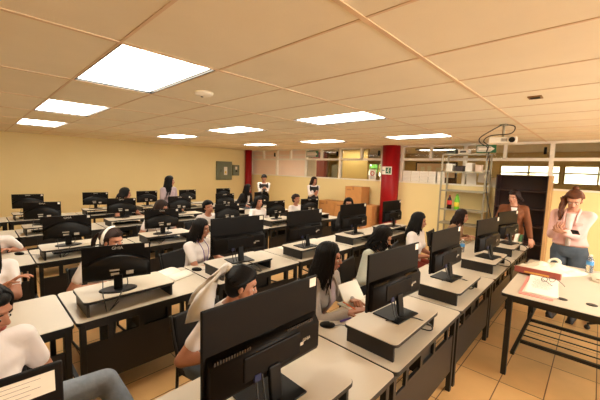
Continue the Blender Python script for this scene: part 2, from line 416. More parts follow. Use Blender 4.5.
def make_big_monitor():
    # origin at centre of base on the riser; back faces +x, screen faces -x
    t = empty('monitor'); zb, zt, w = .085, .455, .61
    MB().bb(-.035, -.02, -w/2, w/2, zb, zt, .004).build('screen_housing', 'plas', t)
    MB().bb(-.038, -.0345, -w/2+.006, w/2-.006, zb+.018, zt-.006).build('screen', 'gloss', t)
    mb = MB()
    zs = zb+.195
    prof = [(-.021, zb+.005), (.004, zb+.012), (.012, zb+.03), (.012, zs-.045), (-.021, zs)]
    yy = [-w/2+.015, w/2-.015]
    mb.rings([[(x, y, z) for x, z in prof] for y in yy]); mb.build('back_cover', 'plas', t)
    MB().bb(-.01, .02, -.15, .16, zb+.045, zb+.15, .006).build('port_housing', 'plas', t)
    mb = MB()
    for q in range(14): mb.bb(-.008, .003, -.27+q*.012, -.263+q*.012, zs-.033, zs-.018)
    mb.build('vent_slots', 'gloss', t); mb = MB()
    for q in range(14): mb.bb(-.008, .003, .09+q*.012, .097+q*.012, zs-.033, zs-.018)
    mb.build('vent_slots', 'gloss', t)
    MB().bb(-.021, -.0195, w/2-.055, w/2-.012, zt-.05, zt-.008).build('corner_sticker', 'stick', t)
    MB().bb(.012, .0128, w/2-.165, w/2-.12, zb+.075, zb+.09).build('rating_sticker', 'mark', t)
    textmesh('GHIA', .022, 'logo', 'mark', t, Matrix.Translation((.0125, w/2-.1, zb+.095)) @ FX)
    mb = MB(); mb.box((.028, 0, .075), (.022, .062, .15), Euler((0, R(-8), 0)).to_matrix(), .006)
    mb.build('stand_neck', 'plasd', t)
    MB().box((.0, 0, .005), (.2, .25, .01), None, .004).build('base', 'plasd', t)
    MB().tube(curve_pts([(.015, -.06, zb+.05), (.05, -.06, .02), (.08, -.03, .012), (.13, .03, .012), (.2, .1, -.03), (.17, .16, -.1), (.05, .12, -.1)]), .0045, 6).build('power_cable', 'blk', t)
    MB().tube(curve_pts([(.015, -.09, zb+.05), (.045, -.1, .05), (.06, -.1, .012), (.02, -.15, .008)]), .004, 6).build('video_cable', 'blk', t)
    MB().bb(.008, .024, -.1, -.07, zb+.03, zb+.06).build('plug', M['blueplug'], t)
    return t
M['blueplug'] = mat('blue_plug', (22, 30, 70), .5)
def make_small_monitor():
    t = empty('monitor'); zb, zt, w = .078, .345, .46
    MB().bb(-.03, -.018, -w/2, w/2, zb, zt, .003).build('screen_housing', 'plas', t)
    MB().bb(-.033, -.0295, -w/2+.006, w/2-.006, zb+.015, zt-.006).build('screen', 'gloss', t)
    rings = []
    n = 14
    for k in range(n+1):
        y = -w/2+.01+(w-.02)*k/n; u = 2*k/n-1; z1 = zb+.2-.075*u*u
        rings.append([(-.019, y, zb+.006), (.004, y, zb+.012), (.008, y, zb+.03), (.006, y, z1-.02), (-.019, y, z1)])
    MB().rings(rings).build('back_cover', 'plasd', t)
    MB().bb(-.0185, -.0172, w/2-.04, w/2-.012, zt-.038, zt-.01).build('corner_sticker', 'stick', t)
    textmesh('GHIA', .032, 'logo', 'mark', t, Matrix.Translation((-.0172, 0, zt-.025)) @ FX)
    for y, z, a, b in ((-.02, .125, .055, .02), (.08, .128, .05, .028)): MB().bb(.006, .0092, y-a/2, y+a/2, z-b/2, z+b/2).build('rating_sticker', 'mark', t)
    MB().bb(.006, .009, -.055, .01, .15, .162).build('rating_sticker', 'mark', t)
    mb = MB(); mb.bb(-.015, .018, -.03, .03, .008, .12, .006); mb.build('stand_neck', 'plasd', t)
    mb = MB(); mb.rings([[(.0+.085*s*math.cos(a), .13*s*math.sin(a), z) for a in [2*PI*q/24 for q in range(24)]] for s, z in ((1, 0), (1, .006), (.85, .011))]); mb.build('base', 'plasd', t)
    MB().tube(curve_pts([(.01, -.1, .09), (.05, -.1, .06), (.12, -.1, .02), (.17, -.09, -.02), (.15, -.08, -.1), (.05, -.09, -.1)]), .0035, 6).build('video_cable', 'blk', t)
    MB().tube(curve_pts([(.01, .06, .09), (.05, .06, .05), (.12, .02, .02), (.18, -.02, -.03), (.14, -.06, -.1), (.0, .0, -.1)]), .0035, 6).build('power_cable', 'blk', t)
    return t
desk0, riser0, big0, small0 = make_desk(), make_riser(), make_big_monitor(), make_small_monitor()
used = set()
def place(proto, loc, rz, label, cat, group):
    if proto.name in used: o = copy_tree(proto)
    else: used.add(proto.name); o = proto
    o.location = loc; o.rotation_euler = (0, 0, rz); tag(o, label, cat, group); return o
rown = ['nearest row', 'second row', 'third row', 'fourth row', 'row along the yellow wall']
coln = ['leftmost', 'second from left', 'third from left', 'fourth from left', 'fifth from left', 'rightmost']
for r in range(5):
    for c in range(6):
        place(desk0, (rowx[r], coly[c], 0), 0, 'cream topped black desk, %s of the %s' % (coln[c], rown[r]), 'desk', 'computer desks')
mons = {
 (0, 0): (-.95, -.165, -2), (0, 1): (-.94, .84, -1), (0, 2): (-.93, 1.96, -5), (0, 3): (-.96, 3.03, -4), (0, 4): (-.88, 4.18, -8), (0, 5): (-.88, 5.27, -12),
 (1, 1): (-2.62, .75, -15), (1, 2): (-2.65, 1.90, -7), (1, 3): (-2.6, 2.89, -3), (1, 4): (-2.69, 4.07, -6), (1, 5): (-2.6, 5.18, -2),
 (2, 1): (-4.44, .76, -8), (2, 2): (-4.4, 1.85, -7), (2, 3): (-4.51, 2.99, -4), (2, 4): (-4.45, 4.04, -1), (2, 5): (-4.39, 4.97, -9),
 (3, 1): (-6.15, .74, -16), (3, 2): (-6.22, 1.87, -16), (3, 3): (-6.15, 2.93, -6), (3, 4): (-6.3, 4.1, -8), (3, 5): (-6.32, 5.22, -1),
 (4, 1): (-7.74, .73, -10), (4, 2): (-7.72, 1.82, -16), (4, 3): (-7.7, 2.87, -4), (4, 4): (-7.71, 3.89, 1), (4, 5): (-7.85, 5.05, 0)}
for (r, c), (x, y, a) in mons.items():
    big = r == 0 or (r == 1 and c > 1)
    zr = DZ+.115
    ry = y+.1 if not (r == 0 and c == 1) else y-.02
    rxx = rowx[r]-.04
    if r == 0 and c == 0: ry = y
    place(riser0, (rxx, {(0, 4): 4.18, (0, 1): .865, (0, 0): -.17, (0, 5): 5.2}.get((r, c), coly[c]-.165), DZ), 0, 'low cream monitor shelf, %s of the %s' % (coln[c], rown[r]), 'monitor stand', 'monitor risers')
    place(big0 if big else small0, (min(x, rxx-.13), y, zr), R(a), ('large flat backed black monitor, %s of the %s' if big else 'small black monitor, %s of the %s') % (coln[c], rown[r]), 'monitor', 'large monitors' if big else 'small monitors')
for o in list(bpy.data.objects):
    if o.name.startswith('corner_sticker') and o.parent and 'leftmost of the nearest' in o.parent.get('label', ''): bpy.data.objects.remove(o)
# big label on the bottom-left monitor
lb = [o for o in bpy.data.objects if o.get('category') == 'monitor' and 'leftmost of the nearest' in o['label']][0]
o = MB().bb(-.0195, -.0182, .175, .288, .385, .44).build('asset_label', 'stick', lb); tag(o, 'white asset label with small print')
mb = MB()
for q in range(4): mb.bb(-.0183, -.0178, .185, .26-.02*(q % 2), .43-q*.011, .4307-q*.011)
mb.build('label_print', 'ink', o)
o = lb; tag(o, 'black monitor with a large white printed label at the lower left corner of the photo')

def make_keyboard():
    t = empty('keyboard'); MB().box((0, 0, .009), (.14, .42, .016), None, .004).build('case', 'plasd', t)
    mb = MB()
    for i in range(5):
        for j in range(15): mb.box((-.045+i*.022, -.19+j*.027, .0195), (.018, .022, .006))
    mb.build('keys', 'plas', t); return t
def make_mouse():
    t = empty('computer_mouse'); mb = MB(); mb.ell((0, 0, .012), (.055, .032, .022), sub=3); o = mb.build('shell', 'plasd', t)
    MB().bb(.015, .035, -.003, .003, .026, .036, .001).build('scroll_wheel', 'grey', t)
    MB().tube(curve_pts([(.05, 0, .008), (.1, .02, .006), (.16, .0, .005), (.22, .04, .005)]), .0022, 5).build('cable', 'blk', t); return t
kb0, ms0 = make_keyboard(), make_mouse()
for (r, c) in mons:
    if (r, c) in ((0, 0), (0, 1)): continue
    x, y, a = mons[r, c]
    place(kb0, (rowx[r]-.36, y+.08, DZ), 0, 'black keyboard under a shelf, %s of the %s' % (coln[c], rown[r]), 'keyboard', 'keyboards')
for x, y, l in ((-1.28, 1.66, 'black mouse beside the open notebook and coloured pens'), (-2.95, 1.58, 'dark mouse on the second row desk near the woman with a lanyard'), (-4.78, .35, 'black mouse at the left end of the third row')):
    place(ms0, (x, y, DZ), R(40), l, 'mouse', 'computer mice')

# ------------------------------------------------------------------ chairs
def make_chair():
    t = empty('chair')   # faces +x
    MB().box((0, 0, .365), (.4, .42, .05), None, .02).build('seat', 'clothb', t)
    MB().box((-.215, 0, .6), (.035, .4, .25), Euler((0, R(-8), 0)).to_matrix(), .015).build('backrest', 'clothb', t)
    for y in (-.21, .21):
        MB().tube(curve_pts([(-.24, y, .73), (-.2, y, .56), (-.17, y, .42), (-.19, y, .05), (-.16, y, .015), (.12, y, .015), (.18, y, .05), (.17, y, .34)], 5), .011, 8).build('leg_frame', 'blk', t)
    mb = MB(); mb.tube([(-.16, -.21, .335), (-.16, .21, .335)], .01); mb.tube([(.15, -.21, .335), (.15, .21, .335)], .01); mb.build('cross_bar', 'blk', t); return t
ch0 = make_chair()
def chair(x, y, a, label): return place(ch0, (x, y, 0), R(a), label, 'chair', 'black classroom chairs')

# ------------------------------------------------------------------ people
def ik(S_, T, a, b, hint):
    d = T-S_; L = min(d.length, (a+b)*.995); dn = d.normalized(); T = S_+dn*L
    x = (a*a-b*b+L*L)/(2*L); h = math.sqrt(max(0, a*a-x*x)); p = hint-dn*hint.dot(dn); p.normalize()
    return S_+dn*x+p*h, T
def hand_geo(mb, W, d, n, side, curl, point=False, sc=1):
    d = d.normalized(); n = (n-d*n.dot(d)).normalized(); s = d.cross(n).normalized()*side   # s points to the thumb side
    for k in range(4):
        o = (1.5-k)*.0185*sc; L = (.082, .088, .084, .076)[k]*sc
        mb.cap(W+d*.005+s*o*.6, W+d*L+s*o, .014*sc, .0105*sc, 8)
        p = W+d*L+s*o; dd = (d+s*(1.5-k)*.05).normalized(); ang = 0
        c = (.12 if (point and k == 0) else curl)
        for L2, r1, r2 in (((.040, .045, .041, .032)[k], .0092, .0083), ((.025, .028, .026, .02)[k], .0083, .0075), (.021, .0075, .0065)):
            ang += c; q = dd*math.cos(ang)+n*math.sin(ang); e = p+q*L2*sc; mb.cap(p, e, r1*sc, r2*sc, 8); p = e
    p = W+d*.025*sc+s*.022*sc; q = (d*.62+s*.7+n*.35).normalized(); e = p+q*.042*sc; mb.cap(W+d*.015*sc+s*.012*sc, p+q*.01, .015*sc, .013*sc, 8); mb.cap(p, e, .013*sc, .0105*sc, 8)
    q2 = (d*.85+s*.3+n*.45).normalized(); f = e+q2*.028*sc; mb.cap(e, f, .0105*sc, .009*sc, 8); mb.cap(f, f+q2*.022*sc, .009*sc, .007*sc, 8)
HEADS = []
def person(label, x, y, rz, pose='sit', sc=1., lean=10, side=0, twist=0, head=(0, 0, 0), lh=None, rh=None, lhint=None, rhint=None,
           top='tee', sleeve='short', pants='jean', hair='hairb', style='long', hl=.35, skin='skin', vest=None, inner=None, far=False, curl=.45,
           palm='down', legs=None, lanyard=False, seatz=.39, hx=0, hem=None, wav=.006, point=False, shoes='shoe', front=False):
    vox = .014 if far else .0105
    t = empty('person', (x, y, 0), R(rz), label, 'person'); t.scale = (sc,)*3
    zp = seatz+.09 if pose == 'sit' else .88
    P = Vector((0, 0, zp)); Q = Euler((R(side), R(lean), 0)).to_matrix(); Qt = Euler((0, 0, R(twist))).to_matrix()
    u = Q @ Vector((0, 0, 1)); f0 = Q @ Qt @ Vector((1, 0, 0)); l0 = Q @ Qt @ Vector((0, 1, 0))
    def rg(h, rx, ry, inf=0, n=20, dx=0):
        tw = min(1, max(0, h/.35)); q = Euler((0, 0, R(twist*tw))).to_matrix()
        c = P+Q @ Vector((dx, 0, h)); 
        return [c+Q @ q @ Vector(((rx+inf)*math.cos(2*PI*k/n), (ry+inf)*math.sin(2*PI*k/n), 0)) for k in range(n)]
    TOR = [(-.1, .09, .12, 0), (-.04, .112, .165, 0), (.04, .108, .16, 0), (.14, .086, .128, 0), (.22, .092, .132, .004), (.3, .104, .146, .01), (.37, .096, .155, .004), (.415, .07, .135, -.005), (.445, .05, .085, -.01), (.47, .048, .05, -.008)]
    N = P+Q @ Vector((-.008, 0, .47)); 
    HQ = Q @ Qt @ Euler((0, 0, 0)).to_matrix()
    yw, pt, rl = head
    HM = Euler((R(rl), R(pt-lean*.0), R(yw+twist*.0)), 'XYZ').to_matrix()          # head orientation in the body frame
    HS = .95; HM = Matrix.Rotation(R(yw), 3, 'Z') @ Matrix.Rotation(R(pt), 3, 'Y') @ Matrix.Rotation(R(rl), 3, 'X')
    HM0 = HM.copy(); hd = (u*.7+HM @ Vector((0, 0, 1))*.6).normalized()
    Hc = N+hd*.125+HM @ Vector((.018, 0, .0))+Vector((hx, 0, 0))
    HM = HM*HS; HEADS.append((label, t, Hc.copy()))
    sh = {1: P+Q @ Vector((0, 0, .405))+l0*.158, -1: P+Q @ Vector((0, 0, .405))-l0*.158}
    if lh is None: lh = (.30, .16, .69-zp+zp) if pose == 'sit' else (.06, .24, .78)
    if rh is None: rh = (.30, -.16, .69) if pose == 'sit' else (.06, -.24, .78)
    arms = {}
    for s, tg, hint in ((1, lh, lhint), (-1, rh, rhint)):
        hint = Vector(hint) if hint else Vector((-.5, .6*s, -.7)) if pose == 'sit' else Vector((-1, .35*s, -.2))
        E_, W_ = ik(sh[s], Vector(tg), .27, .235, hint); arms[s] = (sh[s], E_, W_)
    lg = {}
    for s in (1, -1):
        hp = P+Vector((0, .088*s, -.02))
        if pose == 'sit':
            if legs and s in legs: K, A_ = Vector(legs[s][0]), Vector(legs[s][1])
            else: K = Vector((.41, .11*s, seatz+.06)); A_ = Vector((.36, .11*s, .09))
        else:
            hp = Vector((0, .088*s, .84)); K = Vector((.02, .09*s, .46)); A_ = Vector((-.01, .095*s, .085))
            if legs and s in legs: K, A_ = Vector(legs[s][0]), Vector(legs[s][1])
        lg[s] = (hp, K, A_)
    # body
    mb = MB(); mb.rings([rg(h, a, b, 0, 20, d) for h, a, b, d in TOR])
    mb.cap(N-u*.04, Hc-hd*.045, .052, .05)
    for s in (1, -1):
        S_, E_, W_ = arms[s]; mb.cap(P+Q @ Vector((-.01, 0, .41))+l0*.05*s, S_, .05, .052); mb.cap(S_, E_, .05, .037); mb.cap(E_, W_, .038, .024)
        hp, K, A_ = lg[s]; mb.cap(hp, K, .088, .056); mb.cap(K, K+(A_-K)*.35, .055, .053); mb.cap(K+(A_-K)*.3, A_, .054, .036)
        fd = Vector((1, 0, 0)) if abs(A_.z) < .2 else (A_-K).normalized(); mb.cap(A_+Vector((-.02, 0, -.04)), A_+Vector((.13, .01*s, -.055)), .032, .026)
    bm = bmesh.new(); me = remesh(mb, vox, 3); bm.from_mesh(me); bpy.data.meshes.remove(me)
    # head
    mb = MB(); T_ = lambda v: Hc+HM @ Vector(v)
    mb.ell(T_((-.012, 0, .028)), (.092, .074, .085), HM, 3); mb.ell(T_((.022, 0, -.018)), (.062, .058, .073), HM, 3)
    mb.ell(T_((.05, 0, -.072)), (.028, .03, .024), HM); mb.ell(T_((.03, .035, -.055)), (.035, .022, .035), HM); mb.ell(T_((.03, -.035, -.055)), (.035, .022, .035), HM)
    for s in (1, -1): mb.ell(T_((.052, .034*s, -.018)), (.026, .025, .026), HM); mb.ell(T_((-.005, .074*s, -.01)), (.016, .008, .028), HM)
    mb.cap(T_((.078, 0, .012)), T_((.096, 0, -.022)), .009, .0125, 10); mb.ell(T_((.088, .011, -.026)), .0085); mb.ell(T_((.088, -.011, -.026)), .0085)
    mb.ell(T_((.074, 0, -.052)), (.014, .024, .012), HM); mb.ell(T_((.068, 0, .034)), (.02, .05, .014), HM)
    me = remesh(mb, .0055 if not far else .008, 3); bm.from_mesh(me); bpy.data.meshes.remove(me)
    for s in (1, -1):
        S_, E_, W_ = arms[s]; mb = MB(); d = (W_-E_).normalized()
        n = Vector((0, 0, -1)) if palm == 'down' else (Vector((0, -s, 0)) if palm == 'in' else Vector((-.3, -.4*s, 1)))
        if abs(n.normalized().dot(d)) > .9: n = Vector((.2, -s, 0))
        hand_geo(mb, W_, d, n, s*(1 if palm == 'up' else 1), (.15 if (point and s == -1) else curl), point and s == -1)
        me = remesh(mb, .0042 if not far else .0065, 1); bm.from_mesh(me); bpy.data.meshes.remove(me)
    me = bpy.data.meshes.new('body'); bm.to_mesh(me); bm.free()
    body = mkobj('body', me, skin, t, smooth=True)
    # face details
    for s in (1, -1):
        e = MB().ell(T_((.074, .031*s, -.003)), (.009, .0135, .0065), HM).build('eye', 'eyew', t); MB().ell(T_((.0795, .031*s, -.003)), (.0055, .0065, .0062), HM).build('iris', 'eyed', e)
        MB().tube([T_((.078, .016*s, .021)), T_((.082, .032*s, .026)), T_((.07, .048*s, .02))], .0035, 6).build('eyebrow', hair, t)
    mb = MB(); mb.ell(T_((.0855, 0, -.0495)), (.006, .019, .0042), HM); mb.ell(T_((.084, 0, -.0565)), (.0065, .016, .005), HM); mb.build('lips', 'lips', t)
    # top
    def sleeve_geo(mb, inf, frac):
        for s in (1, -1):
            S_, E_, W_ = arms[s]; mb.cap(P+Q @ Vector((-.01, 0, .405))+l0*.05*s, S_, .052+inf, .055+inf)
            if frac <= 1: mb.cap(S_, S_+(E_-S_)*frac, .052+inf, .05+inf-.008*frac)
            else: mb.cap(S_, E_, .052+inf, .043+inf); mb.cap(E_, E_+(W_-E_)*(frac-1), .043+inf, .031+inf)
    def torso_geo(mb, inf, lo=-.1, hi=9, neck=.45):
        T2 = [q for q in TOR if lo <= q[0] <= neck]
        if hem: T2 = [(hem, .11, .162, 0)]+[q for q in T2 if q[0] > hem]
        elif pose != 'sit': T2 = [(-.14, .105, .16, 0)]+T2
        mb.rings([rg(h, a, b, inf*(1 if h < .4 else .7), 20, d) for h, a, b, d in T2])
        for s in (1, -1): mb.ell(P+Q @ Vector((0, 0, .275))+f0*.085+l0*.06*s, (.05+inf*.5,)*3)
    mb = MB(); torso_geo(mb, .013 if sleeve != 'jacket' else .02); sleeve_geo(mb, .006 if sleeve != 'jacket' else .009, {'short': .6, 'long': 1.95, 'jacket': 1.93, 'none': .1}[sleeve])
    if sleeve == 'jacket' or (sleeve == 'long' and vest is None and inner):   # opened front: carve handled by inner panel
        pass
    me = remesh(mb, vox, 4); nm = {'short': 't_shirt', 'long': 'shirt', 'jacket': 'jacket', 'none': 'shirt'}[sleeve]
    mkobj(nm, me, top, t, smooth=True)
    if sleeve == 'short':
        pass
    if vest:
        mb = MB(); mb.rings([rg(h, a, b, .026, 20, d) for h, a, b, d in TOR if -.1 <= h <= .42])
        for s in (1, -1): mb.ell(sh[s]-l0*.03*s, (.066, .05, .06))
        mkobj('vest', remesh(mb, vox, 4), vest, t, smooth=True)
    if inner:     # strip of the inner shirt showing down the front
        mb = MB(); e = .03 if sleeve == 'jacket' or vest else .018
        prev = []
        for h, rx, w_ in ((-.06, .112, .02), (.05, .108, .022), (.15, .09, .022), (.24, .1, .026), (.3, .112, .03), (.37, .1, .036), (.43, .062, .045)):
            if hem is not None and h < hem: continue
            c = P+Q @ Vector((0, 0, h))+f0*(rx+e+(.02 if .2 < h < .33 else .0)); prev.append([c+l0*w_-f0*.02, c+l0*w_, c-l0*w_, c-l0*w_-f0*.02])
        mb.rings(prev); mb.build('inner_shirt', inner, t, smooth=False)
    if sleeve == 'jacket' or sleeve == 'long' and inner:
        for s in (1, -1):
            mb = MB(); a = P+Q @ Vector((0, 0, .455))+l0*.05*s+f0*.02; b = P+Q @ Vector((0, 0, .33))+l0*.055*s+f0*.15
            mb.tube(curve_pts([P+Q @ Vector((0, 0, .475))+l0*.02*s-f0*.06, P+Q @ Vector((0, 0, .47))+l0*.062*s, P+Q @ Vector((0, 0, .41))+l0*.06*s+f0*.1, b], 5), .017, 8, .008); mb.build('collar', top, t)
    if lanyard:
        MB().tube(curve_pts([N+l0*.05+f0*.02, P+Q @ Vector((0, 0, .38))+f0*.125+l0*.045, P+Q @ Vector((0, 0, .2))+f0*.15, P+Q @ Vector((0, 0, .38))+f0*.125-l0*.045, N-l0*.05+f0*.02], 5), .004, 6).build('lanyard', 'lanyard', t)
        MB().box(P+Q @ Vector((0, 0, .15))+f0*.15, (.006, .055, .08), Q).build('badge', 'lanyard', t)
    # trousers
    mb = MB(); mb.rings([rg(h, a, b, .01, 20, d) for h, a, b, d in TOR if h <= .1])
    for s in (1, -1):
        hp, K, A_ = lg[s]; mb.cap(hp, K, .098, .068); mb.cap(K, K+(A_-K)*.4, .067, .064); mb.cap(K+(A_-K)*.35, K+(A_-K)*.93, .064, .054)
    mkobj('trousers', remesh(mb, vox, 3), pants, t, smooth=True)
    for s in (1, -1):
        A_ = lg[s][2]; mb = MB(); mb.cap(A_+Vector((-.03, 0, -.035)), A_+Vector((.13, .01*s, -.05)), .045, .036); mb.ell(A_+Vector((0, 0, -.01)), .045)
        mb.bb(A_.x-.075, A_.x+.165, A_.y-.036, A_.y+.04, A_.z-.09, A_.z-.07); mkobj('shoe', remesh(mb, .01, 2), shoes, t, smooth=True)
    # hair
    r = random.Random(len(label)*7+int(x*13)); mb = MB()
    C0 = (-.018, 0, .03); RR = (.1, .088, .098)
    def sp(az, th, k=1.):
        return T_((C0[0]+RR[0]*k*math.sin(th)*math.cos(az), C0[1]+RR[1]*k*math.sin(th)*math.sin(az), C0[2]+RR[2]*k*math.cos(th)))
    mb.ell(T_((-.03, 0, .028)), (.09, .084, .094), HM, 3); mb.ell(T_((-.016, 0, .078)), (.092, .077, .05), HM, 3)
    mb.ell(T_((-.045, 0, -.01)), (.068, .078, .085), HM, 3)
    nst = 46 if far else 90
    dn = Vector((0, 0, -1)); back = HM @ Vector((-1, 0, 0)); bk = Vector((back.x, back.y, 0)).normalized()
    if style in ('long', 'wavy'):
        for q in range(nst):
            az = R(52+256*(q+.5)/nst+r.uniform(-2, 2)); pts = []
            th1 = R(98 if math.cos(az) < .2 else 80)
            az = az if az < PI else az-2*PI; az *= 1.0 if abs(az) > 1.2 else .96
            d0 = Vector((.55*math.cos(az)+.12, .0, .9)).normalized(); d1 = Vector((math.sin(th1)*math.cos(az), math.sin(th1)*math.sin(az), math.cos(th1))).normalized()
            jt = 1.0+r.uniform(0, .04)
            for k in range(7):
                dd = d0.slerp(d1, k/6); pts.append(T_((C0[0]+.004+RR[0]*jt*dd.x, RR[1]*jt*dd.y, C0[2]+.004+RR[2]*jt*dd.z)))
            e = pts[-1]; L = hl*r.uniform(.8, 1.05); nn = 6 if far else 10; ph = r.uniform(0, 6)
            sd = (e-Hc); sd.z = 0; sd = sd.normalized() if sd.length > 0 else bk
            for k in range(1, nn+1):
                f = k/nn; off = sd*(.02*math.sin(f*1.5))+bk*(.05*f if not front else .01)+Vector((math.sin(ph+f*14), math.cos(ph+f*11), 0))*wav*(1.2 if style == 'wavy' else .4)*f*2
                if front and math.cos(az) > -.35: off += (HM @ Vector((1, 0, 0)))*.07*math.sin(f*2)
                pts.append(e+dn*L*f+off)
            r0 = .0085 if not far else .013
            mb.tube(pts, (lambda v, r0=r0: r0*(1.0 if v < .75 else 1.0-.8*(v-.75)/.25)), 5)
    else:
        G = T_((-.12, 0, .05 if style != 'bun' else .1))
        for q in range(nst):
            az = R(50+260*(q+.5)/nst); pts = []
            for k in range(7):
                f = k/6; a = sp(az if k else az, R(12)+R(78)*f*(1 if abs(math.cos(az)) > .3 else 1), 1.01); pts.append(a)
            # comb toward the gather point
            az2 = R(-118+236*(q+.5)/nst); st = sp(az2, R(52+44*min(1, abs(math.degrees(az2))/95)**1.5), 1.0+r.uniform(0, .02))
            pp = []
            for k in range(7):
                f = k/6; v = st.lerp(G, f); loc = HM.inverted() @ (v-Hc)-Vector(C0); l_ = math.sqrt((loc.x/RR[0])**2+(loc.y/RR[1])**2+(loc.z/RR[2])**2)
                if l_ < 1.03 and f < .98: v = Hc+HM @ (Vector(C0)+loc*(1.03/max(l_, .1)))
                pp.append(v)
            mb.tube(pp, .009 if not far else .012, 5)
        if style == 'bun':
            mb.ell(G+HM @ Vector((.045, 0, .035)), (.032, .032, .028)); mb.tube([G+HM @ Vector((.03, 0, .0)), G+HM @ Vector((.045, 0, .02))], .025, 8)
            if front:
                for q in range(14): 
                    p0 = sp(R(-78-q*3), R(85)); ph = r.uniform(0, 6); mb.tube([p0+dn*L_+Vector((.02+.04*math.sin(L_*9), -.012+.012*math.sin(L_*30+ph), 0))+Vector((.0, .006*(q-7)*.4, 0)) for L_ in [hl*k/8 for k in range(9)]], .009, 5)
        elif style == 'pony':
            for q in range(28 if not far else 14):
                ph = r.uniform(0, 2*PI); rr = r.uniform(0, .028); L = hl*r.uniform(.8, 1.05); pts = []
                for k in range(9):
                    f = k/8; w_ = math.sin(min(1, f*2.2)*PI/2)*(1-.55*f)
                    kk = min(1, hl/.2); pts.append(G+bk*(kk)*(.035+.05*math.sin(min(1, f*1.6)*PI/2)+.02*f)+dn*(L*f*f*.55+L*.45*f)+(HM @ Vector((0, math.cos(ph), 0))+Vector((math.sin(ph), 0, 0)))*rr*w_)
                pts = [G]+pts; mb.tube(pts, .0095, 5, .004)
    mb.build('hair', hair, t, smooth=True)
    return t, T_, arms, P, Q
def local(t, v): return v
# --- nearest row
p16, T_, ar, _, _ = person('woman in a white top whose black ponytail is tied with a pale ribbon', -1.80, 1.05, 14, lean=27, head=(38, 16, 0), top='tee', sleeve='short', style='pony', hl=.36, lh=(.34, .2, .68), rh=(.3, -.2, .68))
o = MB(); g = T_((-.105, 0, .085))
bk = (T_((-1, 0, 0))-T_((0, 0, 0))); bk.z = 0; bk.normalize(); sdv = Vector((-bk.y, bk.x, 0)); wv = Vector((0, 0, .85))-bk*.5
for off, L in ((.05, .30), (-.04, .22)):
    rr = []
    for k in range(11):
        f = k/10; c = g+bk*(.01+.17*math.sin(f*1.35))+Vector((0, 0, .0-L*f*f))+sdv*off*min(1, .3+f)
        w2 = .035+.05*min(1, f*2.2); q = sdv*.006*math.sin(f*11)
        wl = Vector((0, 0, 1))*(.85-.6*f)-bk*(.4+.6*f)
        rr.append([c-wl*w2+q, c+sdv*.006+q, c+wl*w2-q, c-sdv*.006+q])
    o.rings(rr)
o.ell(g+bk*.01, (.03, .03, .026)); o.build('hair_ribbon', 'ribbon', p16, smooth=True)
p17, T_, ar, _, _ = person('woman in a grey cardigan with long black hair pointing a pencil at her notebook', -1.66, 1.89, 6, lean=18, twist=0, head=(24, 4, 0), top='cardi', sleeve='long', inner='lilac', style='long', hl=.3, lh=(.3, .18, .69), rh=(.4, -.08, .70), curl=1.0, point=True, pants='blkc')
MB().ell(T_((-.0, -.083, -.03)), (.008, .006, .012)).build('earbud', 'stick', p17)
p18, *_ = person('woman in a pale grey fleece with wavy dark hair looking down', -1.78, 2.97, 0, lean=15, head=(16, 26, 0), top='pale', sleeve='long', style='wavy', hl=.2, wav=.012, skin='skinl', pants='blkc')
p19, *_ = person('woman in a white t-shirt with long straight black hair, hands in her dark red lap', -1.83, 4.24, 2, lean=6, head=(12, 8, 0), sleeve='short', pants='redc', style='long', hl=.27, lh=(.26, .1, .62), rh=(.26, -.08, .63))
p20, *_ = person('woman in a beige sweater with long brown hair leaning over the far desk', -1.85, 5.64, -4, lean=24, head=(10, 8, 0), top='beige', sleeve='long', hair='hairn', style='long', hl=.2, pants='blkc', skin='skinl')
p1, *_ = person('woman in a white t-shirt and light jeans cut off at the lower left corner', -1.99, -.03, 20, lean=8, head=(32, 16, 0), top='tee', sleeve='short', pants='jeanl', style='long', hl=.1, lh=(.26, .16, .57), rh=(.3, -.1, .68), legs={1: ((.13, .52, .44), (.38, .58, .10)), -1: ((.41, -.1, .48), (.36, -.1, .09))})
# --- second row
p5, *_ = person('woman in a white t-shirt with purple lanyard and dark hair beside a large monitor', -3.36, 1.76, 18, sc=.96, lean=11, head=(22, 6, 0), sleeve='short', style='long', hl=.2, lanyard=True, lh=(.34, .2, .68), rh=(.4, -.05, .69), pants='blkc')
p4, T_, *_ = person('woman with a white headband, only her hair and eyes showing above a monitor', -3.38, .83, 6, lean=22, head=(28, 10, 0), top='tee', style='pony', hair='hairn', hl=.25)
pass; MB().tube([T_((-.025-.02*max(0, -math.sin(a)), -.1*math.cos(a), .045+.09*math.sin(a))) for a in [R(-40+150*k/14) for k in range(15)]], .013, 8).build('headband', 'ribbon', p4)
p15, *_ = person('woman with curly dark hair mostly hidden by a large monitor near the cardboard boxes', -3.62, 5.2, -25, lean=4, head=(-25, 2, 0), top='blkc', sleeve='long', style='wavy', hl=.16, wav=.015, far=True, pants='blkc')
p2, *_ = person('person in a pale shirt with bracelet, only a folded arm showing at the left edge', -3.50, .02, 10, lean=10, head=(0, 10, 0), top='tee', sleeve='short', lh=(.22, -.05, .78), rh=(.3, .1, .8), lhint=(.1, .8, -.5), far=True, pants='blkc')
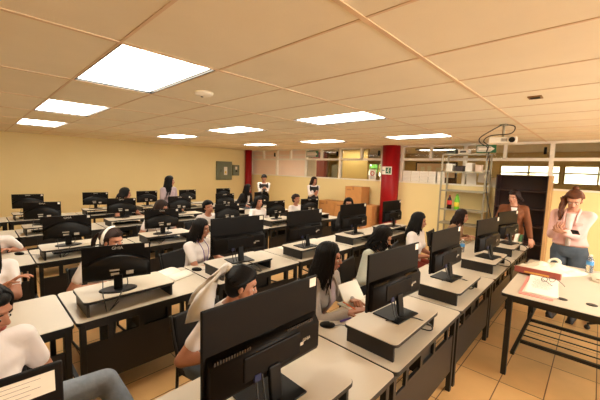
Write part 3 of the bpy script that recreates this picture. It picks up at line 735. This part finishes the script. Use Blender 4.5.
# --- third row
p6, *_ = person('woman with dark hair tilting her face sideways between two small monitors', -5.12, 2.86, 0, lean=25, head=(-10, 0, 14), far=True, style='pony', hl=.1)
p8, *_ = person('person with brown hair, only the top of the head above a third row monitor', -5.26, 2.09, 0, lean=16, head=(40, 20, 0), far=True, hair='hairn', hl=.2)
p11, *_ = person('woman in a white t-shirt with shoulder length black hair in the third row', -5.05, 4.05, 0, sc=.97, lean=4, head=(-5, 2, 0), far=True, hl=.17, sleeve='short')
p13, *_ = person('woman in a white t-shirt with hair tied back in front of the yellow partition', -5.0, 5.1, 0, sc=.98, lean=3, head=(5, 2, 0), far=True, style='pony', hl=.04, sleeve='short', hair='hairn')
p3, *_ = person('person in a pale top hunched at the left edge of the third row', -5.28, .12, 0, lean=38, head=(0, 30, 0), top='tee', far=True, style='pony', hl=.1)
# --- fourth row
p9, *_ = person('person with black hair, head just above a fourth row monitor', -6.95, 2.14, 25, lean=2, head=(50, 4, 0), far=True, hl=.12, top='blkc', seatz=.45)
p10, *_ = person('woman with long black hair in a black jacket over a white shirt leaning forward', -7.4, 5.36, 10, lean=24, head=(35, 5, 0), far=True, hl=.32, top='blkc', sleeve='jacket', inner='tee', seatz=.5)
p7, *_ = person('standing woman with long black hair and a pale lilac cardigan by the yellow wall', -6.95, 2.98, 15, 'stand', .95, lean=15, head=(46, 2, 0), far=True, hl=.42, top='lilac', sleeve='long', lh=(.32, .14, .9), rh=(.32, -.14, .9))
# --- by the walls
p12, T_, ar, *_ = person('standing person in a black vest with white sleeves looking down at a phone', -7.5, 6.25, -35, 'stand', .97, lean=3, head=(0, 26, 0), far=True, style='pony', hl=.05, top='tee', sleeve='long', vest='blkc', lh=(.28, .05, 1.12), rh=(.28, -.06, 1.12), palm='up', pants='blkc')
MB().box((.36, 0, 1.16), (.01, .07, .14), Euler((0, R(-50), 0)).to_matrix(), .003).build('phone_case', 'blk', p12)
p14, *_ = person('standing woman in a black vest with white sleeves beside the cardboard boxes', -6.25, 7.15, -30, 'stand', .95, lean=2, head=(25, 6, 0), far=True, hair='hairn', hl=.2, top='tee', sleeve='long', vest='blkc', lh=(.26, .02, 1.06), rh=(.28, -.06, 1.1), palm='up', pants='blkc')
p21, *_ = person('standing woman in a brown jacket with hair pulled back, in front of the dark bookshelf', -.98, 6.1, -78, 'stand', .94, lean=2, head=(-30, 8, 0), hair='hairn', style='wavy', hl=.09, top='brownj', sleeve='jacket', inner='tee', skin='skinl', lh=(.2, .26, .8), rh=(.14, -.22, .85), pants='blkc')
p22, T_, ar, *_ = person('standing woman in a pink denim jacket with a top bun looking at her phone', -.20, 5.0, -97, 'stand', 1., lean=1, head=(4, 28, 0), hair='hairl', style='bun', hl=.34, top='pink', sleeve='jacket', inner='tee', skin='skinl', lh=(.30, -.01, 1.1), rh=(.29, -.09, 1.12), palm='up', front=True, pants='jean', curl=.5, hem=.05)
for s_ in (1, -1):
    MB().box((.14, s_*.085, 1.2), (.02, .075, .035), Euler((0, R(14), R(s_*20))).to_matrix(), .004).build('pocket_flap', 'pink', p22)
t = empty('phone', (-.17+.02, 5.02-.40, 1.13), R(-97), 'dark phone held in both hands by the woman in the pink jacket', 'phone')
MB().box((0, 0, 0), (.13, .068, .009), Euler((0, R(-25), 0)).to_matrix(), .004).build('phone_body', 'plasd', t); MB().box((-.002, 0, .0052), (.12, .06, .001), Euler((0, R(-25), 0)).to_matrix()).build('phone_screen', 'gloss', t)
# chairs under the seated people and a few more
for px, py, a, l in ((-1.82, 1.14, 12, 'black chair of the woman with the ribboned ponytail'), (-1.68, 1.9, 10, 'black chair of the woman in the grey cardigan'), (-1.8, 2.97, 10, 'black chair of the woman in the pale fleece'), (-1.83, 4.22, 14, 'black chair of the woman in dark red trousers'), (-1.87, 5.62, 6, 'black chair of the woman in the beige sweater'), (-2.01, .03, 20, 'black chair of the woman at the lower left corner'),
    (-3.4, 1.72, 18, 'black chair of the woman with the purple lanyard'), (-3.4, .83, 6, 'black chair behind the second row monitor with the headband woman'), (-3.64, 5.2, -20, 'black chair of the curly haired woman'), (-3.52, .02, 10, 'black chair of the person with folded arms at the left edge'),
    (-5.12, 2.84, 0, 'black chair of the woman tilting her face'), (-5.28, 2.09, 0, 'black chair of the brown haired person in the third row'), (-5.07, 4.05, 5, 'black chair of the woman with shoulder length hair'), (-5.02, 5.1, 5, 'black chair before the yellow partition'), (-5.3, .12, 0, 'black chair of the hunched person'),
    (-6.97, 2.14, 25, 'black chair in the fourth row behind the black haired person'), (-7.42, 5.36, 10, 'black chair of the leaning woman in the black jacket'),
    (-3.45, 2.95, 10, 'empty black chair in the second row'), (-3.4, 4.1, -5, 'empty black chair in the second row nearer the partition')):
    chair(px, py, a, l)
# odd office chair beyond the teacher table
t = empty('office_chair', (.24, 5.0, 0), R(150), 'black office chair with rounded back at the right edge behind the table', 'chair')
MB().box((0, 0, .48), (.46, .48, .08), None, .035, 3).build('seat', 'clothb', t)
MB().prism(rrect(-.24, .24, -.28, .28, .14), -.03, .03, Matrix.Translation((-.26, 0, .83)) @ Matrix.Rotation(R(-8), 4, 'Y') @ Matrix.Rotation(PI/2, 4, 'Z') @ Matrix.Rotation(PI/2, 4, 'X')).build('backrest', 'clothb', t)
MB().tube(curve_pts([(-.02, 0, .44), (-.26, 0, .46), (-.31, 0, .7)], 5), .02, 8).build('back_support', 'blk', t)
MB().lathe([(.03, .08), (.025, .12), (.025, .45)]).build('gas_column', 'blk', t)
for q in range(5):
    a = 2*PI*q/5; l_ = MB().tube([(0, 0, .1), (.27*math.cos(a), .27*math.sin(a), .07)], .02, 8, .013).build('leg', 'blk', t); MB().ell((.27*math.cos(a), .27*math.sin(a), .03), (.03, .03, .03)).build('castor', 'blk', l_)

# ------------------------------------------------------------------ teacher table
TX0, TX1, TY0, TY1, TZ = -.53, .85, 3.1, 4.62, .74
t = empty('teacher_table', (TX0, TY0, 0), 0, 'large cream topped table on a black metal frame at the right', 'table')
W_, D_ = TX1-TX0, TY1-TY0
d = MB().prism(rrect(0, W_, 0, D_, .03), TZ-.004, TZ).build('tabletop', 'lam', t); MB().prism(rrect(-.003, W_+.003, -.003, D_+.003, .033), TZ-.028, TZ-.0035).build('edge_band', 'edge', d)
for x, y in ((.06, .06), (.06, D_-.06), (W_-.06, .06), (W_-.06, D_-.06)): MB().bb(x-.02, x+.02, y-.02, y+.02, 0, TZ-.028, .003).build('leg', 'blk', t)
mb = MB()
for y in (.06, D_-.06): mb.bb(.06, W_-.06, y-.015, y+.015, TZ-.075, TZ-.028)
for x in (.06, W_-.06): mb.bb(x-.015, x+.015, .06, D_-.06, TZ-.075, TZ-.028)
mb.build('apron', 'blk', t)
mb = MB()
for y in (.35, .95): mb.bb(.1, W_-.1, y-.014, y+.014, .2, .228)
for y in (.5, .65, .8): mb.tube([(.1, y, .215), (W_-.1, y, .215)], .006, 6)
mb.tube([(.1, 1.15, .36), (W_-.1, 1.15, .36)], .008, 6)
for x in (.11, W_-.11): mb.bb(x-.014, x+.014, .06, D_-.06, .2, .228); mb.tube([(x, 1.15, .21), (x, 1.15, .36)], .01, 6)
mb.build('foot_rack', 'blk', t)
for x, y in ((-.14, 3.31), (.04, 3.34)): MB().lathe([(.001, .0005), (.036, .0005), (.036, .003), (.028, .004), (.001, .002)], (x-TX0, y-TY0, TZ), 20).build('cable_grommet', 'blk', t)
# things on it
t = empty('ring_binder', (-.375, 3.88, TZ), R(-2), 'maroon ring binder with gold lettering standing on its side on the table', 'binder')
MB().box((0, 0, .038), (.37, .09, .06), Euler((R(-12), 0, 0)).to_matrix(), .006).build('cover', 'binder', t)
MB().box((0, -.048, .034), (.2, .002, .016), Euler((R(-12), 0, 0)).to_matrix()).build('spine_lettering', 'gold', t); MB().box((0, .035, .032), (.35, .03, .04), Euler((R(-12), 0, 0)).to_matrix()).build('pages', 'paper', t)
t = empty('folder', (-.315, 3.5, TZ), R(2), 'pink folder under white papers at the near corner of the table', 'folder')
MB().box((0, 0, .003), (.232, .63, .006)).build('cover', 'pinkp', t)
t2 = empty('paper_stack', (-.30, 3.53, TZ+.006), R(1), 'stack of printed white sheets lying on the pink folder', 'paper')
for q in range(4):
    s_ = MB().box((.003*q, .004*q, .002+q*.003), (.215, .6, .002), Euler((0, 0, R(q*1.2))).to_matrix()).build('sheet', 'paper', t2)
mb = MB()
for q in range(9): mb.box((0, .16-q*.035, .0145), (.15-.02*(q % 3), .004, .0004))
mb.build('print', 'ink', t2)
t = empty('eyeglasses', (-.27, 3.70, TZ+.016), R(-50), 'dark rimmed eyeglasses lying on the white sheets', 'eyeglasses')
mb = MB()
for s in (-1, 1): mb.tube([(.0, .035*s+.028*math.cos(a), .022+.02*math.sin(a)) for a in [2*PI*q/14 for q in range(15)]], .0022, 6)
mb.tube([(0, -.008, .028), (0, .008, .028)], .002, 6); mb.build('rims', 'blk', t)
for s in (-1, 1): MB().tube(curve_pts([(0, .063*s, .03), (.08, .06*s, .02), (.13, .055*s, .004)], 4), .002, 6).build('temple', 'blk', t)
def bagmesh(w, d, h, seed):
    r = random.Random(seed); rings = []; n = 28
    for j, (s_, z) in enumerate(((1, 0.002), (1.04, .25), (.98, .5), (.82, .78), (.5, .97), (.12, 1))):
        rings.append([((w/2*s_*(abs(math.cos(a))**.6)*(1 if math.cos(a) > 0 else -1))*(1+r.uniform(-.1, .08)), (d/2*s_*(abs(math.sin(a))**.6)*(1 if math.sin(a) > 0 else -1))*(1+r.uniform(-.04, .04)), h*z*(1+(r.uniform(-.35, .3) if 0 < j else 0))) for a in [2*PI*q/n for q in range(n)]])
    return MB().rings(rings)
t = empty('tote_bag', (-.30, 4.27, TZ), R(-10), 'crumpled cream cloth bag with handles lying on the table', 'bag')
n = 18; mb = MB(); r = random.Random(11); gv = []
def bz(u, v): return .012+.055*max(0, 1-1.15*(u*u+v*v)**1.2)*(.45+.55*abs(math.sin(4.2*u+2.1*v+.4)))+.018*abs(math.sin(7*v-3*u))
for i in range(n+1):
    for j in range(n+1):
        u, v = 2*i/n-1, 2*j/n-1; e = max(abs(u), abs(v)); w_ = 1+.1*math.sin(3*math.atan2(v, u)+1)
        gv.append(mb.bm.verts.new((.225*u*w_+.05*v, .19*v*w_, .001 if e > .99 else bz(u, v)+r.uniform(-.003, .003))))
gb = [mb.bm.verts.new((v.co.x, v.co.y, 0)) for v in gv]
for i in range(n):
    for j in range(n):
        a, b, c, d = i*(n+1)+j, (i+1)*(n+1)+j, (i+1)*(n+1)+j+1, i*(n+1)+j+1
        mb.bm.faces.new((gv[a], gv[b], gv[c], gv[d])); mb.bm.faces.new((gb[d], gb[c], gb[b], gb[a]))
rim = [k for k in range(n)]+[k*(n+1)+n for k in range(n)]+[n*(n+1)+k for k in range(n, 0, -1)]+[k*(n+1) for k in range(n, 0, -1)]
for a, b in zip(rim, rim[1:]+rim[:1]): mb.bm.faces.new((gv[a], gv[b], gb[b], gb[a]))
mb.build('bag_body', 'bag', t)
for dy in (0, .05): MB().tube(curve_pts([(-.05, .05+dy, .05), (-.04, .08+dy, .085), (0, .1+dy, .1), (.04, .08+dy, .085), (.05, .05+dy, .05)], 5), .01, 6).build('handle', 'bag', t)
t = empty('pouch', (.14, 4.2, TZ), R(10), 'small cream cloth pouch at the right edge of the table', 'pouch')
bagmesh(.24, .2, .06, 5).build('pouch_body', 'bag', t, smooth=True); MB().tube([(-.1, -.09, .035), (.1, -.09, .035)], .004, 6).build('zip', 'tan', t)
tag(MB().box((-.13, 4.34, TZ+.008), (.09, .016, .016), Euler((0, 0, R(-15))).to_matrix(), .005).build('marker_pen', 'plasd'), 'black marker pen beside the cream bag', 'pen')
def bottle(x, y, z, sc, label):
    t = empty('water_bottle', (x, y, z), 0, label, 'bottle'); t.scale = (sc,)*3
    MB().lathe([(.02, 0), (.031, .004), (.033, .02), (.031, .05), (.033, .055), (.033, .13), (.028, .15), (.014, .175), (.013, .19)]).build('bottle_body', 'bottle', t, smooth=True)
    MB().lathe([(.0335, .09), (.0338, .091), (.0338, .13), (.0335, .131)]).build('label_band', 'blue', t); MB().lathe([(.015, .185), (.015, .203), (.012, .205)]).build('cap', 'stick', t)
bottle(.0, 4.47, TZ, .95, 'clear water bottle with blue label on the large table'); bottle(-1.3, 4.66, DZ, .9, 'clear water bottle beside the monitors of the nearest row')
# things on the student desks
t = empty('notebook', (-1.34, 2.12, DZ), R(-5), 'open notebook with white pages in front of the woman in the grey cardigan', 'notebook')
MB().box((-.0, 0, .005), (.2, .26, .01)).build('pages', 'paper', t)
MB().box((-.07, .0, .085), (.012, .24, .16), Euler((0, R(-35), 0)).to_matrix()).build('raised_page', 'paper', t)
for (x, y, a, m_, l) in ((-1.33, 1.84, 60, 'lime', 'green marker pen near the black mouse'), (-1.36, 1.79, 30, 'orange', 'orange pen near the green marker'), (-1.24, 1.83, 80, 'lanyard', 'slim purple pen near the black mouse')):
    t = empty('pen', (x, y, DZ+.008), R(a), l, 'pen'); MB().tube([(-.06, 0, 0), (.045, 0, 0)], .0065, 8).build('barrel', m_, t); MB().tube([(.045, 0, 0), (.065, 0, 0)], .006, 8, .001).build('tip', 'stick', t)
t = empty('pencil', (-1.27, 1.90, DZ+.075), R(-8), 'orange pencil held by the woman in the grey cardigan', 'pencil')
MB().tube([(-.06, 0, .01), (.06, 0, 0)], .005, 6).build('barrel', 'orange', t); MB().tube([(.06, 0, 0), (.078, 0, 0)], .005, 6, .001).build('tip', 'wood', t)
t = empty('open_book', (-2.98, 1.33, DZ), R(20), 'open book of white sheets on the second row desk left of the mouse', 'book')
for s in (-1, 1):
    MB().rings([[(s*.17*f, -.12, .002), (s*.17*f, -.12, .004+.025*math.sin(f*PI*.9)+.003), (s*.17*f, .12, .004+.025*math.sin(f*PI*.9)+.003), (s*.17*f, .12, .002)] for f in (0.01, .15, .3, .5, .7, .85, 1)]).build('page_block', 'paper', t, smooth=True)
t = empty('folder', (-.80, 5.42, DZ+.115), R(10), 'upright white sheet with a green folder cover beside the farthest monitor of the nearest row', 'folder')
MB().box((.0, .06, .06), (.006, .1, .12), Euler((0, R(8), R(-35))).to_matrix()).build('white_sheet', 'paper', t); MB().box((.05, .1, .055), (.006, .06, .11), Euler((0, R(8), R(-35))).to_matrix()).build('green_cover', 'green', t)
for (x, y, a, l) in ((-4.72, 1.05, 10, 'white sheet on the third row desk'), (-3.0, 3.0, -5, 'white sheet on a second row desk'), (-.92, 4.75, 15, 'white sheet between two monitors of the nearest row')):
    tag(MB().box((x, y, DZ+.0015), (.21, .29, .002), Euler((0, 0, R(a))).to_matrix()).build('paper_sheet', 'paper'), l, 'paper')

# ------------------------------------------------------------------ along the back wall
def cbox(x0, x1, y0, y1, z0, z1, label):
    t = empty('cardboard_box', ((x0+x1)/2, (y0+y1)/2, z0), 0, label, 'box', 'cardboard boxes')
    w, d, h = x1-x0, y1-y0, z1-z0
    MB().box((0, 0, h/2), (w, d, h), None, .004).build('carton', 'card', t); MB().bb(-.03, .03, -d/2-.001, d/2+.001, h-.0005, h+.001).build('tape', 'tape', t)
    MB().bb(-.03, .03, -d/2-.0015, -d/2, h-.09, h).build('tape', 'tape', t)
    MB().bb(-w/2+.06, -w/2+.2, -d/2-.002, -d/2, h-.11, h-.07).build('printed_mark', 'tape', t)
ys, ye = 7.32, 7.74
for i, (a, b) in enumerate(((-6.15, -5.55), (-5.53, -4.93), (-4.91, -4.31))):
    cbox(a, b, ys, ye, 0, .41, 'cardboard box on the floor under the stack, %s of three' % ('left', 'middle', 'right')[i])
    cbox(a, b, ys, ye, .412, .82, 'cardboard box in the second layer of the stack, %s of three' % ('left', 'middle', 'right')[i])
cbox(-5.2, -4.66, ys, ye, .822, 1.3, 'large cardboard box on top of the stack beside the red column')
# rack
t = empty('storage_rack', (-2.6, 7.35, 0), 0, 'tall open grey metal shelving rack against the partition', 'shelf')
RW, RD, RH = .88, .38, 2.18
for x in (0, RW):
    for y in (0, RD): MB().bb(x-.015, x+.015, y-.015, y+.015, 0, RH).build('post', 'grey', t)
for z in (.25, .62, .94, 1.36, 1.78, 2.16): MB().bb(-.015, RW+.015, -.015, RD+.015, z-.012, z+.012).build('shelf', 'grey', t) if z in (.25, .62, 2.16) else MB().bb(-.015, RW+.015, -.015, .02, z-.015, z+.015).bb(-.015, RW+.015, RD-.02, RD+.015, z-.015, z+.015).bb(0, RW, .02, RD-.02, z-.004, z).build('shelf', 'grey', t)
t = empty('cola_bottle', (-2.42, 7.45, .945), 0, 'dark cola bottle with red label on the rack', 'bottle')
MB().lathe([(.04, 0), (.05, .01), (.05, .19), (.03, .25), (.015, .29)]).build('bottle_body', 'cola', t, smooth=True); MB().lathe([(.0505, .1), (.0515, .105), (.0515, .19), (.0505, .195)]).build('label_band', 'redp', t); MB().lathe([(.017, .285), (.017, .31)]).build('cap', 'redp', t)
t = empty('soda_bottle', (-2.27, 7.47, .945), 0, 'green soda bottle with yellow label beside the cola bottle', 'bottle')
MB().lathe([(.045, 0), (.055, .01), (.055, .2), (.035, .28), (.016, .33)]).build('bottle_body', 'lime', t, smooth=True); MB().lathe([(.0555, .07), (.0565, .075), (.0565, .16), (.0555, .165)]).build('label_band', 'yel', t); MB().lathe([(.018, .325), (.018, .345)]).build('cap', 'lime', t)
for i, (x, w, h_, m_) in enumerate(((-2.48, .14, .17, 'paper'), (-2.28, .16, .12, 'cabinet'), (-2.08, .13, .19, 'paper'), (-1.9, .12, .15, 'blind'))):
    t = empty('storage_box', (x, 7.55, 1.795), R((i*7) % 11-5), ('white', 'dark brown', 'white creased', 'pale pink')[i]+' small box on the upper shelf of the rack', 'box', 'small boxes on the rack')
    MB().box((0, 0, h_*.45), (w, .18, h_*.9), None, .004).build('carton', m_, t); MB().box((0, 0, h_*.93), (w+.008, .188, h_*.12), None, .004).build('lid', m_, t)
for i, (x, m_) in enumerate(((-2.45, 'egrey'), (-2.2, 'white'))):
    t = empty('storage_box', (x, 7.5, 2.173), 0, ('grey', 'white')[i]+' equipment box lying on the very top of the rack', 'box'); MB().box((0, 0, .045), (.2, .22, .09), None, .006).build('carton', m_, t); MB().box((0, -.112, .045), (.12, .003, .04)).build('printed_mark', 'ink', t)
# bookshelf
t = empty('bookshelf', (-1.53, 7.38, 0), 0, 'tall dark brown open bookshelf with a tan right edge', 'bookshelf')
BW, BH, BD = .84, 1.75, .36
MB().bb(0, .02, 0, BD, 0, BH).build('side_panel', 'cabinet', t); MB().bb(BW-.02, BW, 0, BD, 0, BH).build('side_panel', 'cabinet', t); tag(MB().bb(BW, BW+.045, 0, BD, 0, BH).build('side_panel', 'tan', t), 'tan outer side panel')
MB().bb(.02, BW-.02, BD-.015, BD, .0, BH).build('back_panel', 'cabinet', t); MB().bb(0, BW, 0, BD, BH-.02, BH).build('top_panel', 'cabinet', t)
for z in (.08, .42, .76, 1.1, 1.44): MB().bb(.02, BW-.02, .015, BD-.015, z-.01, z+.01).build('shelf', 'cabinet', t)
# papers taped to the glass
i = 0
for x in (-3.62, -3.4, -3.18, -2.96, -2.78):
    o = MB().bb(x-.105, x+.105, WY-.018, WY-.0145, SILL+.04, SILL+.31).build('wall_chart', 'paper'); tag(o, 'pale printed chart taped low on the glass right of the red column', 'poster', 'charts taped in a row on the glass')
    mb = MB()
    for q in range(6): mb.bb(x-.085, x+.08, WY-.0195, WY-.0185, SILL+.07+q*.035, SILL+.074+q*.035)
    p_ = mb.build('print', 'mark', o)
t = empty('no_entry_poster', (-4.62, WY-.02, 1.49), 0, 'white notice with a red circle on the glass left of the red column', 'poster')
MB().bb(-.11, .11, -.004, 0, 0, .3).build('sheet', 'paper', t)
MB().tube([(.055*math.cos(a), -.008, .19+.055*math.sin(a)) for a in [2*PI*q/20 for q in range(21)]], .011, 6).build('red_ring', 'redp', t)
mb = MB()
for q in range(4): mb.bb(-.07, .07, -.006, -.004, .04+q*.022, .047+q*.022)
mb.build('print', 'ink', t)
for i, (x, z, w, h_) in enumerate(((-2.1, 1.62, .2, .3), (-1.85, 1.7, .22, .28), (-1.66, 1.58, .16, .2))):
    tag(MB().box((x, WY-.017, z), (w, .003, h_), Euler((0, R((-3, 4, -6)[i]), 0)).to_matrix()).build('paper_sheet', 'paper'), ('left', 'middle', 'right')[i]+' creased white sheet taped to the glass behind the rack', 'paper')
# column exit sign
t = empty('exit_sign', (-3.98, 7.385, 1.77), 0, 'white evacuation sign with green running figure on the red column', 'sign')
MB().bb(-.135, .135, 0, .006, -.1, .1).build('plate', 'stick', t)
mb = MB(); mb.bb(-.115, -.06, -.003, 0, -.008, .008); mb.prism([(-.125, 0), (-.1, -.025), (-.1, .025)], 0, .003, Matrix.Rotation(PI/2, 4, 'X')); mb.build('arrow', 'green', t)
MB().bb(-.03, .115, -.002, 0, -.075, .075).build('green_field', 'green', t)
mb = MB(); mb.lathe([(.001, 0), (.016, 0), (.016, .003)], (0, 0, 0), 12); bmesh.ops.transform(mb.bm, matrix=Matrix.Translation((.05, -.002, .045)) @ Matrix.Rotation(PI/2, 4, 'X'), verts=mb.bm.verts)
for a, b in (((.045, .025), (.03, -.015)), ((.03, -.015), (.06, -.03)), ((.06, -.03), (.055, -.06)), ((.03, -.015), (.0, -.035)), ((.04, .02), (.075, .005)), ((.04, .02), (.01, .01))):
    mb.tube([(a[0], -.004, a[1]), (b[0], -.004, b[1])], .007, 6)
mb.build('running_figure', 'stick', t)
# hanging exit sign with arrow, and a second over the glass
def exit_arrow(x, y, z, w, h_, label, hang=True):
    t = empty('exit_sign', (x, y, z), 0, label, 'sign'); MB().bb(-w/2, w/2, 0, .03, -h_/2, h_/2, .004).build('frame', 'green', t)
    MB().bb(-w/2+.012, w/2-.085, -.002, 0, -h_/2+.02, h_/2-.02).build('panel', 'mark', t)
    MB().prism([(w/2-.085, -.045), (w/2-.02, 0), (w/2-.085, .045)], 0, .004, Matrix.Rotation(PI/2, 4, 'X')).build('arrow_head', 'stick', t)
    mb = MB(); mb.bb(-w/2+.04, w/2-.085, -.004, -.001, -.014, .014); mb.build('arrow_shaft', 'stick', t)
    if hang: 
        for s in (-1, 1): MB().tube([(s*w*.4, .015, h_/2), (s*w*.4, .015, H-z)], .003, 6).build('hanging_rod', 'grey', t)
exit_arrow(-1.67, 7.0, 2.24, .34, .15, 'green framed hanging sign with white arrow pointing right')
exit_arrow(-6.88, WY-.05, 2.24, .5, .2, 'green arrow sign on the upper glass left of the boxes', False)
# electric panels on the left wall
t = empty('electric_panel', (WX, 6.57, 1.6), 0, 'large grey green electric panel with a white label on the yellow wall', 'electric panel')
MB().bb(0, .1, -.32, .32, -.34, .34, .008).build('cabinet_box', 'egrey', t); MB().bb(.1, .112, -.2, .27, -.29, .29, .004).build('door', 'egrey', t)
MB().bb(.112, .116, -.04, .1, -.16, .14).build('label_plate', 'stick', t); MB().bb(.116, .118, .0, .06, -.1, -.02).build('warning_mark', 'yel', t); MB().bb(.112, .125, -.18, -.165, -.04, .04).build('handle', 'blk', t)
t = empty('switch_box', (WX, 7.1, 1.62), 0, 'small grey switch box with white label right of the electric panel', 'electric panel')
MB().bb(0, .08, -.14, .14, -.2, .2, .006).build('cabinet_box', 'egrey', t); MB().bb(.08, .083, -.05, .04, .03, .14).build('label_plate', 'stick', t); MB().bb(.08, .1, -.03, .03, -.06, .0).build('lever', 'blk', t)
# projector
t = empty('projector', (-1.0, 4.98, 2.20), R(12), 'white ceiling projector hanging under the ceiling with looping cables', 'projector')
MB().box((0, 0, 0), (.32, .26, .085), None, .015).build('body', 'white', t)
MB().tube([(.1, -.12, .0), (.1, -.155, .0)], .035, 16).build('lens', 'plasd', t)
mb = MB()
for q in range(5): mb.bb(-.02+q*.014, -.013+q*.014, -.1315, -.129, -.02, .02)
mb.build('vent_slots', 'ink', t)
MB().bb(.155, .163, -.08, .0, -.03, .02).build('side_panel', 'lanyard', t)
mb = MB(); mb.tube([(0, 0, .04), (0, 0, .22)], .016, 10); mb.lathe([(.05, .2), (.05, .215)]); mb.build('ceiling_mount', 'grey', t)
MB().tube(curve_pts([(.02, -.02, .21), (.12, -.1, .17), (.08, -.12, .08), (-.14, -.1, .06), (-.22, .0, .0), (-.16, .05, -.06), (-.18, .2, -.12)]), .007, 6).build('cable', 'blk', t)
MB().tube(curve_pts([(-.02, -.02, .21), (-.12, -.1, .14), (-.26, -.1, .04), (-.26, .02, -.02), (-.17, .06, -.08), (-.18, .2, -.14)]), .007, 6).build('cable', 'blk', t)
tag(MB().tube(curve_pts([(-1.2, 5.2, 2.06), (-1.55, 6.6, 2.0), (-1.66, 7.3, 2.1), (-1.68, 7.3, 1.5), (-1.58, 7.3, 1.0), (-1.45, 7.3, .5), (-1.5, 7.3, .02)]), .008, 6).build('hanging_cable', 'blk'), 'long black cable dropping from the projector past the rack to the floor', 'cable')

# ------------------------------------------------------------------ lights beyond, added fill lamps, world, camera
w = bpy.data.worlds.new('w'); S.world = w; w.use_nodes = True
w.node_tree.nodes['Background'].inputs[0].default_value = (1, .97, .9, 1); w.node_tree.nodes['Background'].inputs[1].default_value = 5.5
def area(loc, rot, sx, sy, e, col):
    l = bpy.data.lights.new('area', 'AREA'); l.shape = 'RECTANGLE'; l.size = sx; l.size_y = sy; l.energy = e; l.color = col
    o = bpy.data.objects.new('window_fill', l); COL.objects.link(o); o.location = loc; o.rotation_euler = rot
for y in (2.15, 4.95): area((XR+.2, y, 1.55), (0, R(90), 0), 1.3, 2.5, 24, (1, .93, .8))  # unseen fill lamps added at the right wall openings to brighten the room
for i, (x, y) in enumerate(((-3.9, 10.2), (-6.4, 8.7), (-8.8, 8.7))):
    o = copy_tree(proto); o.location = (x-.6, y, H+.06); tag(o, 'lit troffer in the corridor ceiling beyond the partition, %s' % ('seen above the charts', 'left of the red column', 'beyond the pale panes')[i], 'ceiling light', 'corridor ceiling lights')
yaw, pit, rol = .7596, .098, -.0297
F = Vector((-math.sin(yaw)*math.cos(pit), math.cos(yaw)*math.cos(pit), -math.sin(pit))); Rt = Vector((math.cos(yaw), math.sin(yaw), 0)); Dn = F.cross(Rt)
cx = Rt*math.cos(rol)+Dn*math.sin(rol); cy = -Rt*math.sin(rol)+Dn*math.cos(rol)
cam = bpy.data.cameras.new('camera'); co = bpy.data.objects.new('camera', cam); COL.objects.link(co)
mt = Matrix((( cx.x, -cy.x, -F.x, 0), (cx.y, -cy.y, -F.y, 0), (cx.z, -cy.z, -F.z, 1.74), (0, 0, 0, 1))); co.matrix_world = mt
cam.sensor_width = 36; cam.lens = 36*314.2/600; cam.clip_start = .05
S.camera = co
vs = S.view_settings; vs.view_transform = 'Standard'; vs.look = 'None'; vs.gamma = 1; vs.use_curve_mapping = False; vs.exposure = .66
